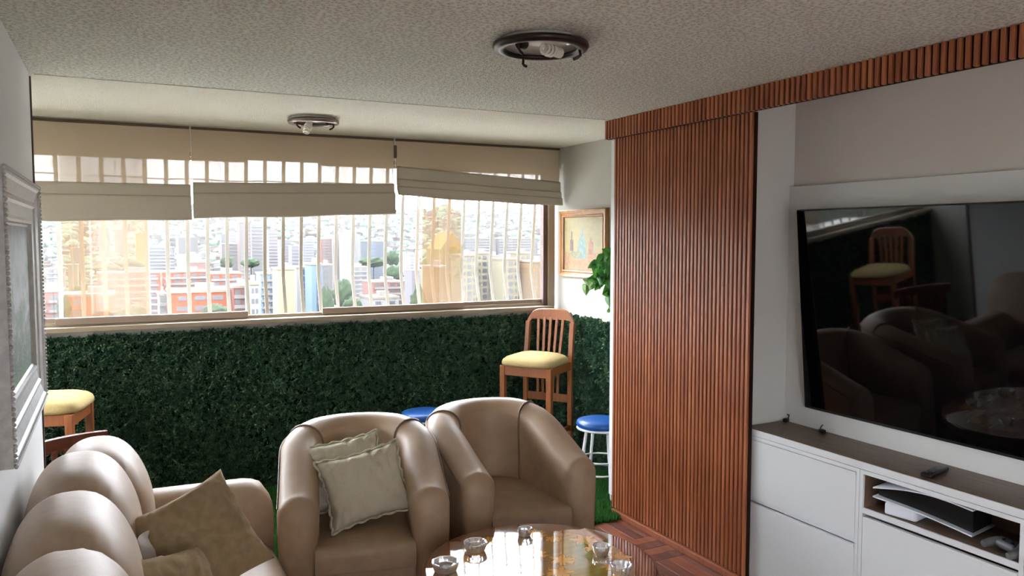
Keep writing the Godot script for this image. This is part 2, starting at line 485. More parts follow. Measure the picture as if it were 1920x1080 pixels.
func build_room():
	# floor slab under everything, parquet blocks laid on it
	var f := struct("floor", span(-1.95, 3.45, -0.2, -0.012, -5.65, ZBACK + 0.15), M.dark_joint)
	var bw := 0.075
	var bl := 0.30
	var blocks := [[], [], []]
	var mesh_a := one_box(Vector3.ZERO, Vector3(bw - 0.002, 0.012, bl - 0.002), 0.0015).done()
	var mesh_b := one_box(Vector3.ZERO, Vector3(bl - 0.002, 0.012, bw - 0.002), 0.0015).done()
	var rest := MB.new()
	var n := 0
	rng.seed = 5
	for i in 12:
		for j in 22:
			var cx := 2.72 - 0.15 - i * 0.30
			var cz := ZB + 0.27 + j * 0.30
			if cx < XL or cz > ZBACK:
				continue
			var near := cx > 1.05 and cz < -2.0
			for k in 4:
				var off := -0.1125 + k * bw
				var along := (i + j) % 2 == 0
				var p := Vector3(cx + (off if along else 0.0), -0.006, cz + (0.0 if along else off))
				if near and n < 296:
					n += 1
					var o := put("parquet_block", mesh_a if along else mesh_b, M["parquet_%d" % rng.randi_range(0, 2)], f)
					o.position = p
				else:
					rest.box(p, Vector3(bw - 0.002, 0.012, bl - 0.002) if along else Vector3(bl - 0.002, 0.012, bw - 0.002))
	put("parquet_field", rest, M.parquet_1, f).set_meta("kind", "stuff")
	# ceilings: rough one over the room, smoother one over the balcony a finger lower
	struct("ceiling", span(XL - 0.12, 3.45, H, H + 0.2, ZB, ZBACK + 0.15), M.popcorn_ceiling)
	struct("ceiling", span(-1.95, 3.45, H, H + 0.2, -5.65, ZB), M.plain_ceiling)
	# walls
	struct("wall_left", span(XL - 0.12, XL, -0.01, H, ZB, 1.6), M.left_paint)
	# further back the left side opens through a wide doorway onto a tiled terrace
	struct("wall_left", span(XL - 0.12, XL, 2.25, H, 1.6, ZBACK), M.left_paint)
	struct("wall_left", span(XL - 0.12, XL, -0.01, H, ZBACK - 0.1, ZBACK + 0.15), M.left_paint)
	struct("floor_terrace", span(-5.2, XL - 0.12, -0.2, -0.03, -1.2, 5.2), M.terrace_tile)
	struct("wall_terrace", span(-5.35, -5.2, -0.2, 1.0, -1.2, 5.2), M.white_paint)
	struct("wall_terrace", span(-5.2, XL - 0.12, -0.2, 2.6, -1.35, -1.2), M.white_paint)
	struct("wall_balcony_back", span(-1.95, XL - 0.12, -0.01, H, ZB, ZB + 0.12), M.balcony_paint)
	# the balcony's left end is glazed above its parapet too
	struct("wall_balcony_left", span(-1.95, -1.8, -0.01, 1.13, -5.65, ZB), M.balcony_paint)
	struct("wall_balcony_left", span(-1.95, -1.8, 2.24, H, -5.65, ZB), M.balcony_paint)
	struct("wall_balcony_left", span(-1.95, -1.8, 1.13, 2.24, -5.65, -4.72), M.balcony_paint)
	var side := Node3D.new()
	side.name = "window_2"
	add_child(side)
	side.set_meta("kind", "structure")
	put("frame", span(-1.90, -1.84, 1.13, 1.17, -4.72, ZB, 0.004), M.frame_aluminium, side)
	put("frame", span(-1.90, -1.84, 2.20, 2.24, -4.72, ZB, 0.004), M.frame_aluminium, side)
	put("pane", span(-1.872, -1.868, 1.17, 2.20, -4.72, ZB), M.pane_glass, side)
	struct("wall_window", span(-1.8, XR, -0.01, 1.13, ZW - 0.16, ZW), M.balcony_paint)
	struct("wall_window", span(-1.8, XR, 2.24, H, ZW - 0.16, ZW), M.balcony_paint)
	# light concrete ledge of the storey below, just under the window outside
	struct("ledge_outside", span(-2.4, 3.9, 0.86, 0.99, -7.0, ZW - 0.16), M.ledge_concrete)
	struct("wall_right", span(XR, 3.45, -0.01, H, -5.65, ZB), M.balcony_paint)
	struct("wall_pillar", span(2.732, 3.45, -0.01, H, ZB, -2.90), M.panel_paint)
	struct("wall_television", span(XTV, 3.45, -0.01, 1.95, -2.90, ZBACK + 0.15), M.panel_paint)
	struct("wall_television", span(XTV + 0.03, 3.45, 1.953, H, -2.90, ZBACK + 0.15), M.upper_panel_paint)
	# far end of the room behind the viewer
	struct("wall_back", span(XL, XTV, -0.01, H, ZBACK, ZBACK + 0.15), M.white_paint)
	# dark edge strip where the left wall stops
	struct("trim_1", span(XL - 0.125, XL + 0.006, 0.0, H - 0.01, ZB - 0.022, ZB), M.brown_trim)
	struct("trim_2", span(XL + 0.02, 2.66, H - 0.003, H + 0.01, ZB - 0.006, ZB + 0.006), M.plain_ceiling)
	struct("baseboard_right", span(2.685, 2.732, 0.0, 0.035, ZB + 0.02, -2.84, 0.004), M.slat_wood)
	struct("trim_3", span(2.718, 2.735, 0.10, 2.285, ZB - 0.055, ZB), M.white_enamel)

func build_slats():
	var t := thing("wood_cladding", "tall reddish wood slat panel covering the wall end beside the television niche", "wall panel", Vector3(2.70, 0, ZB))
	put("backing", span(0.012, 0.031, 0.035, 2.29, 0.0, 1.155), M.slat_backing, t)
	var long := slat_mesh(2.25)
	var mats := [M.slat_wood, M.slat_wood_light, M.slat_wood]
	rng.seed = 8
	for k in 39:
		var o := put("slat", long, mats[rng.randi_range(0, 2)], t)
		o.position = Vector3(0.011, 0.04, 0.012 + k * 0.0297)
	var h := thing("wood_fascia", "reddish wood slat fascia running along the ceiling above the television", "fascia", Vector3(2.665, 2.288, -4.04))
	put("backing", span(0.014, 0.033, 0.0, 0.11, 0.0, 4.6), M.slat_backing, h)
	var short := slat_mesh(0.111)
	for k in 150:
		var o := put("slat", short, mats[rng.randi_range(0, 2)], h)
		o.position = Vector3(0.011, 0.0, 0.010 + k * 0.0305)

# ------------------------------------------------------------------ window, bars, blinds
func build_window():
	var w := Node3D.new()
	w.name = "window_1"
	add_child(w)
	w.set_meta("kind", "structure")
	var fr := MB.new()
	fr.rbox(Vector3(0.63, 1.145, ZW + 0.02), Vector3(4.9, 0.03, 0.10), 0.004)
	fr.rbox(Vector3(0.63, 1.170, ZW - 0.03), Vector3(4.9, 0.025, 0.03), 0.003)
	fr.rbox(Vector3(0.63, 2.225, ZW - 0.01), Vector3(4.9, 0.03, 0.08), 0.004)
	put("frame", fr, M.frame_aluminium, w)
	put("jamb", span(3.055, 3.115, 1.13, 2.24, ZW - 0.06, ZW + 0.02, 0.004), M.frame_aluminium, w)
	put("jamb", span(3.018, 3.056, 1.16, 2.24, ZW - 0.05, ZW + 0.005, 0.004), M.dark_rail, w)
	# sliding sashes; the gap between x 0.78 and 1.27 stands open
	for s in [[-1.75, 0.20, ZW - 0.045], [-0.33, 0.782, ZW - 0.012], [1.274, 2.34, ZW - 0.012], [2.00, 3.03, ZW - 0.045]]:
		var x0: float = s[0]
		var x1: float = s[1]
		var z: float = s[2]
		var sash := MB.new()
		sash.rbox(Vector3((x0 + x1) / 2, 1.19, z), Vector3(x1 - x0, 0.042, 0.024), 0.003)
		sash.rbox(Vector3((x0 + x1) / 2, 2.205, z), Vector3(x1 - x0, 0.03, 0.024), 0.003)
		var o := put("sash", sash, M.sash_aluminium, w)
		put("pane", span(x0, x1, 1.205, 2.195, z - 0.002, z + 0.002), M.pane_glass, o)
	# amber film where two panes overlap
	put("tinted_pane", span(-0.28, 0.19, 1.212, 2.19, ZW - 0.031, ZW - 0.028), M.amber_glass, w)
	put("tinted_pane", span(2.02, 2.33, 1.212, 2.19, ZW - 0.031, ZW - 0.028), M.amber_glass, w)
	# cranked security bars outside
	for k in 40:
		var x := -1.65 + k * 0.1225
		if x > 3.02:
			break
		var m := MB.new()
		var path := PackedVector3Array([Vector3(x, 2.24, ZW - 0.075), Vector3(x, 1.52, ZW - 0.165), Vector3(x, 1.43, ZW - 0.17), Vector3(x, 1.13, ZW - 0.09)])
		for i in 3:
			var a := path[i]
			var b := path[i + 1]
			var d := b - a
			var bas := Basis.looking_at(d.normalized(), Vector3.BACK)
			m.rbox((a + b) / 2, Vector3(0.024, 0.006, d.length() + 0.004), 0.0015, 1, bas)
		put("bar", m, M.bar_enamel, w)

func blind(x0: float, x1: float, label: String, ybot: Array, ystack: Array, steps: Array):
	var t := thing("roman_blind", label, "blind", Vector3((x0 + x1) / 2, H, ZW + 0.075), 0, "beige blinds over the balcony window")
	var hw := (x1 - x0) / 2
	put("head_rail", span(-hw, hw, -0.024, -0.008, -0.02, 0.012, 0.003), M.blind_rail, t)
	# sheet: single layer hanging from the rail down to the stack
	var rws := []
	for i in 9:
		var line := PackedVector3Array()
		for j in 17:
			var a := j / 16.0
			var yb: float = lerpf(ystack[0], ystack[1], a) - H - 0.02
			line.append(Vector3(lerpf(-hw, hw, a), lerpf(-0.02, yb, i / 8.0), 0.004 * sin(a * 9.0 + i)))
		rws.append(line)
	var m := MB.new()
	m.rows(rws)
	put("sheet", m, M.screen_fabric, t)
	# the folded stack: overlapping soft layers, each in front of the last
	for k in steps.size():
		var top: float = steps[k][0]
		var bot: float = steps[k][1]
		var z: float = 0.012 + 0.016 * k
		var r := []
		for i in 13:
			var w := TAU * i / 12.0
			var line := PackedVector3Array()
			for j in 17:
				var a := j / 16.0
				var y0: float = lerpf(ystack[0], ystack[1], a) + (lerpf(ybot[0], ybot[1], a) - lerpf(ystack[0], ystack[1], a)) * top - H
				var y1: float = lerpf(ystack[0], ystack[1], a) + (lerpf(ybot[0], ybot[1], a) - lerpf(ystack[0], ystack[1], a)) * bot - H
				var sag := 0.006 * sin(a * PI) + 0.003 * sin(a * 13.0 + k * 2.0)
				var cs := signf(sin(w)) * pow(absf(sin(w)), 0.35)
				line.append(Vector3(lerpf(-hw, hw, a), (y0 + y1) / 2 + cs * (y0 - y1) / 2 - sag * (0.0 if cs > 0.5 else 1.0), z + cos(w) * 0.012 + 0.01 * maxf(0.0, -cs)))
			r.append(line)
		var s := MB.new()
		s.rows(r)
		put("fold", s, M.blind_fold, t)

func build_blinds():
	blind(-0.95, 0.440, "leftmost beige blind, half lowered with a deep folded hem", [1.80, 1.815], [2.025, 2.03], [[0.0, 1.0], [0.33, 1.02]])
	blind(0.452, 1.772, "middle beige blind, half lowered, hem rising slightly to the right", [1.825, 1.87], [2.045, 2.075], [[0.0, 1.0], [0.30, 1.02]])
	blind(1.792, 3.118, "rightmost beige blind gathered higher in three slanting folds", [2.005, 1.955], [2.20, 2.132], [[0.0, 0.9], [0.45, 1.0], [0.72, 1.06]])
	var m := MB.new()
	var pts := PackedVector3Array()
	for i in 25:
		var a := i / 24.0
		pts.append(Vector3(lerpf(-0.9, 1.80, a), lerpf(2.085, 2.075, a) - 0.015 * sin(a * PI) + 0.004 * sin(a * 40), ZW + 0.055))
	m.tube(pts, 0.0035, 6)
	tag(put("cable", m, M.dark_rail), "thin dark cable stretched behind the blinds", "cable")
	for c in [[0.446, 2.40, 1.78, "thin pull cord hanging between the left and middle blinds"], [1.782, 2.40, 1.92, "thin pull cord hanging between the middle and right blinds"]]:
		var q := MB.new()
		q.tube(PackedVector3Array([Vector3(c[0], c[1] - 0.02, ZW + 0.08), Vector3(c[0] + 0.003, 2.1, ZW + 0.085), Vector3(c[0], c[2], ZW + 0.08)]), 0.002, 5)
		tag(put("blind_cord", q, M.white_cloth), c[3], "cord")
	var t := thing("cord_cleat", "small brown cord cleat between the middle and right blinds", "cleat", Vector3(1.782, 2.30, ZW + 0.085))
	put("body", one_box(Vector3.ZERO, Vector3(0.02, 0.09, 0.012), 0.004, 2), M.brown_trim, t)

# ------------------------------------------------------------------ artificial hedge and turf
func tuft(size: float, n: int) -> ArrayMesh:
	var m := MB.new()
	rng.seed = 77
	for k in n:
		var d := Vector3(rng.randf_range(-1, 1), rng.randf_range(-1, 1), rng.randf_range(0.25, 1.1)).normalized()
		var side := d.cross(Vector3(rng.randf_range(-1, 1), rng.randf_range(-1, 1), rng.randf_range(-1, 1)).normalized()).normalized()
		var up := side.cross(d)
		var l := size * rng.randf_range(0.7, 1.2)
		var b := d * l * 0.15
		var tip := d * l
		var mid := d * l * 0.6
		var lft := mid + side * l * 0.28 + up * l * 0.07
		var rgt := mid - side * l * 0.28 + up * l * 0.07
		m.smooth(false)
		m.tri(b, lft, mid); m.tri(lft, tip, mid); m.tri(b, mid, rgt); m.tri(mid, tip, rgt)
	return m.done()

func field(mesh: Mesh, xs: Array, cols: Array, mt: Material) -> MultiMeshInstance3D:
	var mm := MultiMesh.new()
	mm.transform_format = MultiMesh.TRANSFORM_3D
	mm.use_colors = true
	mm.mesh = mesh
	mm.instance_count = xs.size()
	for i in xs.size():
		mm.set_instance_transform(i, xs[i])
		mm.set_instance_color(i, cols[i])
	var o := MultiMeshInstance3D.new()
	o.multimesh = mm
	o.material_override = mt
	o.set_meta("kind", "stuff")
	return o

func hedge(at: Vector3, turn: float, length: float, height: float, label: String, density: float):
	var t := thing("artificial_hedge", label, "hedge", at, turn)
	put("backing_mat", span(0, length, 0.01, height - 0.01, 0.0, 0.012), M.hedge_mat, t)
	var xs := []
	var cs := []
	rng.seed = int(length * 100)
	for i in int(length * height * density):
		var p := Vector3(rng.randf() * length, 0.012 + rng.randf() * (height - 0.012), 0.012 + rng.randf() * 0.02)
		var b := Basis(Vector3.BACK, rng.randf() * TAU) * Basis(Vector3.RIGHT, rng.randf_range(-0.5, 0.3))
		xs.append(Transform3D(b.scaled(Vector3.ONE * rng.randf_range(0.7, 1.25)), p))
		var g := rng.randf()
		var c := Color(0.028, 0.095, 0.058).lerp(Color(0.16, 0.28, 0.15), g * g)
		cs.append(c)
	var o := field(M["tuft_mesh"], xs, cs, M.hedge_leaf)
	o.name = "leaves"
	t.add_child(o)

func build_green():
	M["tuft_mesh"] = tuft(0.024, 7)
	hedge(Vector3(-1.8, 0, ZW + 0.001), 0, 4.95, 1.10, "dark green artificial hedge covering the wall below the wide window", 6500)
	hedge(Vector3(XR - 0.001, 0, -5.40), -PI / 2, 1.40, 1.10, "lighter green artificial hedge on the side wall behind the tall chair", 6500)
	# turf on the balcony floor
	var t := thing("turf_mat", "bright green artificial turf laid on the balcony floor", "turf")
	put("backing_mat", span(-1.78, 3.12, -0.011, 0.006, -5.40, -3.865), M.turf_mat, t)
	var xs := []
	var cs := []
	rng.seed = 14
	for i in 52000:
		var p := Vector3(lerpf(-0.2, 3.1, pow(rng.randf(), 0.6)), 0.005, rng.randf_range(-5.38, -3.862))
		var b := Basis(Vector3.UP, rng.randf() * TAU) * Basis(Vector3.RIGHT, rng.randf_range(-0.6, 0.6))
		xs.append(Transform3D(b.scaled(Vector3(1, rng.randf_range(0.7, 1.3), 1)), p))
		cs.append(Color(0.02, 0.12, 0.02).lerp(Color(0.07, 0.26, 0.05), rng.randf()))
	var m := MB.new()
	m.smooth(false)
	for k in 3:
		var r := Basis(Vector3.UP, k * TAU / 3)
		m.tri(r * Vector3(-0.0035, 0, 0.002), r * Vector3(0.0035, 0, 0.002), r * Vector3(0.002, 0.03, 0.008))
	var o := field(m.done(), xs, cs, M.hedge_leaf)
	o.name = "blades"
	t.add_child(o)

# ------------------------------------------------------------------ tub armchairs
func tub_ring(path: Array, i: int, fwd: float, shrink: float) -> PackedVector3Array:
	var a := i / float(path.size() - 1)
	var e := 1.0 - absf(a * 2.0 - 1.0)
	var q0 := minf(e / 0.78, 1.0)
	var h := 0.632 + 0.193 * (0.5 * q0 * q0 * (3.0 - 2.0 * q0) + 0.5 * (1.0 - pow(1.0 - q0, 2.0)))
	var sec := PackedVector2Array([Vector2(0.065, 0.05), Vector2(0.078, 0.25), Vector2(0.086, h - 0.16)])
	for k in 11:
		var w := PI * k / 10.0
		sec.append(Vector2(cos(w) * 0.086, h - 0.075 + sin(w) * 0.075))
	sec.append_array(PackedVector2Array([Vector2(-0.082, h - 0.17), Vector2(-0.070, 0.40), Vector2(-0.06, 0.05)]))
	var p: Vector3 = path[i][0]
	var nn: Vector3 = path[i][1]
	var out := PackedVector3Array()
	var lean := 0.03 * smoothstep(0.3, 1.0, e)
	for q in sec:
		var y: float = q.y
		var d: float = q.x * shrink
		if y > 0.3:
			y = h - 0.075 + (y - h + 0.075) * (shrink if y > h - 0.075 else 1.0)
			y -= (1.0 - shrink) * 0.05 * smoothstep(0.3, h, y)
		out.append(Vector3(p.x, y, p.z) + nn * (d + lean * (y - 0.3)) + Vector3(0, 0, fwd))
	return out

func tub_chair(at: Vector3, turn: float, label: String):
	var t := thing("tub_armchair", label, "armchair", at, turn, "tan leather tub armchairs")
	var R := 0.274
	var zc := -0.04
	var zf := 0.31
	var path := []   # [point, outward normal, arc fraction 0..1]
	var straight := zf - zc
	var total := 2 * straight + PI * R
	var n := 48
	for i in n + 1:
		var s := total * i / n
		if s < straight:
			path.append([Vector3(-R, 0, zf - s), Vector3(-1, 0, 0)])
		elif s < straight + PI * R:
			var w := (s - straight) / R
			path.append([Vector3(-cos(w) * R, 0, zc - sin(w) * R), Vector3(-cos(w), 0, -sin(w))])
		else:
			path.append([Vector3(R, 0, zc + (s - straight - PI * R)), Vector3(1, 0, 0)])
	var rws := []
	for k in [[0.056, 0.15], [0.054, 0.45], [0.046, 0.72], [0.03, 0.9], [0.012, 0.985]]:
		rws.append(tub_ring(path, 0, k[0], k[1]))
	for i in n + 1:
		rws.append(tub_ring(path, i, 0.0, 1.0))
	for k in [[0.012, 0.985], [0.03, 0.9], [0.046, 0.72], [0.054, 0.45], [0.056, 0.15]]:
		rws.append(tub_ring(path, n, k[0], k[1]))
	var m := MB.new()
	m.rows(rws, false, true)
	m.cap(rws[0], true)
	m.cap(rws[rws.size() - 1])
	put("shell", m, M.tan_leather, t)
	# piping along the outer edge and across the two back seams
	var edge := PackedVector3Array()
	for i in n + 1:
		edge.append(rws[i + 5][4] + path[i][1] * 0.002)
	m = MB.new()
	m.tube(edge, 0.0045, 6)
	put("piping", m, M.leather_piping, t)
	for i in [15, n - 15]:
		var pts := PackedVector3Array()
		for k in range(4, 16):
			var q: Vector3 = rws[i + 5][k]
			pts.append(q + Vector3(0, 0.002, 0) - path[i][1] * (0.003 if k > 8 else -0.001))
		m = MB.new()
		m.tube(pts, 0.0055, 6)
		put("piping", m, M.leather_piping, t)
	# seat cushion with a soft crown
	var r := []
	for k in 15:
		var a := k / 14.0
		var line := PackedVector3Array()
		for j in 15:
			var b := j / 14.0
			var x := lerpf(-0.210, 0.210, b)
			var z := lerpf(-0.27, 0.325, a)
			var lim := sqrt(maxf(0.0, 0.214 * 0.214 - pow(minf(z - zc, 0.0), 2.0)))
			x = clampf(x, -lim, lim)
			var crown := 0.03 * sin(b * PI) * sin(minf(a * 1.05, 1.0) * PI * 0.92 + 0.1)
			line.append(Vector3(x, 0.405 + crown, z))
		r.append(line)
	for e in [[0.345, 0.392], [0.352, 0.365], [0.350, 0.30]]:
		var line := PackedVector3Array()
		for j in 15:
			line.append(Vector3(lerpf(-0.210, 0.210, j / 14.0), e[1], e[0]))
		r.append(line)
	m = MB.new()
	m.rows(r)
	m.smooth(false)
	put("seat_cushion", m, M.tan_leather, t)
	put("seat_base", span(-0.213, 0.213, 0.16, 0.30, -0.2, 0.335, 0.012), M.tan_leather, t)
	for x in [-0.275, 0.275]:
		for z in [-0.14, 0.30]:
			put("foot", span(x - 0.025, x + 0.025, 0.0, 0.052, z - 0.025, z + 0.025, 0.006), M.black_plastic, t)

# pillow: a stuffed square with drawn-out corners; edge > 0 gives a scalloped edge
func pillow(called: String, label: String, w: float, h: float, thick: float, mt: Material, xf: Transform3D, edge := 0.0, sd := 1):
	var nz := noise(FastNoiseLite.TYPE_SIMPLEX_SMOOTH, 3.2, 3, sd)
	var t := thing(called, label, "cushion")
	t.transform = xf
	var n := 30
	var m := MB.new()
	for side in [-1.0, 1.0]:
		var r := []
		for i in n + 1:
			var v := i / float(n) * 2 - 1
			var line := PackedVector3Array()
			for j in n + 1:
				var u := j / float(n) * 2 - 1
				var px := u * w / 2 * (1.0 - 0.10 * (1 - v * v) * absf(u))
				var py := v * h / 2 * (1.0 - 0.10 * (1 - u * u) * absf(v))
				var f := pow(maxf(0.0, (1 - u * u * u * u) * (1 - v * v * v * v)), 0.55)
				var wr := nz.get_noise_3d(px * 5 * (1 + absf(u)), py * 5, side * 3.0) * 0.012 * (0.35 + absf(u) + absf(v)) * minf(1.0, f * 3.0)
				line.append(Vector3(px, py, side * (thick / 2 * f + wr)))
			r.append(line)
		if side < 0:
			r.reverse()
		m.rows(r)
	put("cover", m, mt, t)
	if edge > 0.0:
		var pts := PackedVector3Array()
		var k := 0
		for s in 4:
			for i in 48:
				var a := i / 48.0 * 2 - 1
				var u: float = [a, 1.0, -a, -1.0][s]
				var v: float = [-1.0, a, 1.0, -a][s]
				var px := u * w / 2 * (1.0 - 0.10 * (1 - v * v) * absf(u))
				var py := v * h / 2 * (1.0 - 0.10 * (1 - u * u) * absf(v))
				var bump := edge * (0.5 + 0.5 * sin(k * TAU / 8.0))
				pts.append(Vector3(px + u * bump * 0.6, py + v * bump * 0.6, 0.004 * sin(k * 1.7)))
				k += 1
		m = MB.new()
		m.tube(pts, 0.006, 6, true)
		put("scalloped_edge", m, mt, t)

func leaning(at: Vector3, yaw: float, lean: float, roll: float) -> Transform3D:
	return Transform3D(Basis(Vector3.UP, yaw) * Basis(Vector3.RIGHT, lean) * Basis(Vector3.BACK, roll), at)

# ------------------------------------------------------------------ sofa
func build_sofa():
	var t := thing("sofa", "large tan leather sofa with bulging back cushions against the left wall", "sofa", Vector3(XL, 0, -2.5))
	put("base", span(0.08, 0.86, 0.06, 0.27, -1.08, 1.15, 0.03), M.sofa_leather, t)
	put("back_frame", span(0.015, 0.17, 0.06, 0.74, -1.08, 1.15, 0.04), M.sofa_leather, t)
	# arm rolls: rounded top, drooping front
	for e in [[-1.02, 1.0], [1.12, -1.0]]:
		var r := []
		for i in 25:
			var a := i / 24.0
			var x := lerpf(0.06, 0.885, a)
			var k := 1.0
			if a > 0.86:
				k = sqrt(maxf(0.0, 1.0 - pow((a - 0.86) / 0.14, 2.0))) * 0.55 + 0.45
			var line := PackedVector3Array()
			for j in 20:
				var w := TAU * j / 20.0
				var cy := 0.52 - 0.012 * a
				var ry := 0.135 * k + 0.006 * sin(a * 30.0 + j) * exp(-pow((a - 0.15) * 7.0, 2.0))
				var yy := cy + sin(w) * ry
				if sin(w) < -0.1:
					yy = maxf(0.07, cy + sin(w) * 0.46 + 0.02)
				line.append(Vector3(x, yy, e[0] + cos(w) * 0.135 * (0.85 + 0.15 * k) - e[1] * 0.03))
			r.append(line)
		var m := MB.new()
		m.rows(r, false, true)
		m.cap(r[24])
		m.cap(r[0], true)
		put("arm", m, M.sofa_leather, t)
	# seat cushions
	var spots := [[-0.895, -0.275], [-0.265, 0.355], [0.365, 0.985]]
	for s in spots:
		var c := Vector3(0.51, 0.345, (s[0] + s[1]) / 2)
		var r := []
		var nu := 24
		for i in nu + 1:
			var w := TAU * i / nu
			var line := PackedVector3Array()
			for j in 17:
				var b := j / 16.0 * 2 - 1
				var pinch := pow(maxf(0.0, 1 - pow(absf(b), 6.0)), 0.4)
				var ex := signf(cos(w)) * pow(absf(cos(w)), 0.45) * 0.36 * (0.93 + 0.07 * pinch)
				var ey := signf(sin(w)) * pow(absf(sin(w)), 0.55) * 0.095 * (0.55 + 0.45 * pinch)
				line.append(c + Vector3(ex, ey, b * (s[1] - s[0]) / 2))
			r.append(line)
		var m := MB.new()
		m.rows(r)
		put("seat_cushion", m, M.sofa_leather, t)
	# back cushions: fat overhanging rolls, gathered at both ends
	var k := 0
	for s in [[-0.93, 0.245, 0.905, 0.05], [-0.52, 0.275, 0.945, 0.0], [-0.02, 0.275, 0.945, -0.01], [0.50, 0.285, 0.945, 0.0], [0.90, 0.2, 0.92, 0.0]]:
		var zc: float = s[0]
		var hz: float = s[1]
		var top: float = s[2]
		var dx: float = s[3]
		var c := Vector3(0.175 + dx, top - 0.26, zc)
		var r := []
		var nu := 64
		for i in nu + 1:
			var w := TAU * i / nu
			var line := PackedVector3Array()
			for j in 33:
				var b := j / 32.0 * 2 - 1
				var pinch := pow(maxf(0.0, 1 - pow(absf(b), 3.2)), 0.5)
				var px := signf(cos(w)) * pow(absf(cos(w)), 0.85) * 0.165
				var py := signf(sin(w)) * pow(absf(sin(w)), 0.8) * 0.26
				if px > 0:
					px *= 1.0 + 0.20 * smoothstep(0.25, -0.05, py)
				var g := 0.60 + 0.40 * pinch
				var fold := 0.010 * sin(w * 16.0 + k * 1.3 + 2.0 * sin(w * 5.0)) * smoothstep(0.6, 0.97, absf(b)) * smoothstep(-0.7, 0.2, sin(w))
				line.append(c + Vector3(px, py, 0) * (g + fold * 2.6) + Vector3(0, 0, b * hz))
			r.append(line)
		var m := MB.new()
		m.rows(r)
		put("back_cushion", m, M.sofa_leather, t)
		k += 1
	for x in [0.15, 0.80]:
		for z in [-1.0, 1.07]:
			put("foot", span(x - 0.03, x + 0.03, 0, 0.062, z - 0.03, z + 0.03, 0.006), M.black_plastic, t)
	# cushions and cloth on it
	pillow("throw_pillow", "large khaki square pillow leaning on the sofa, corner pointing up", 0.40, 0.38, 0.14, M.khaki_linen, leaning(Vector3(0.235, 0.650, -2.86), 0.35, -0.55, 0.27), 0.0, 3)
	pillow("throw_pillow", "khaki pillow lying flat in front of the sofa's near back cushions", 0.42, 0.40, 0.15, M.khaki_linen, leaning(Vector3(0.115, 0.575, -2.50), 0.9, -0.6, -0.3), 0.0, 7)
	var m := MB.new()
	var r := []
	for i in 9:
		var line := PackedVector3Array()
		for j in 9:
			line.append(Vector3(0.030 + 0.012 * sin(i * 1.1 + j * 0.4) + j * 0.006, 0.57 + i * 0.024, -2.66 - j * 0.010 + 0.008 * sin(i * 0.9)))
		r.append(line)
	m.rows(r)
	for a in r:
		for j in a.size():
			a[j] += Vector3(0.004, 0, 0.002)
	r.reverse()
	m.rows(r)
	tag(put("folded_cloth", m, M.white_cloth), "crumpled white cloth tucked between sofa back and khaki pillow", "cloth")

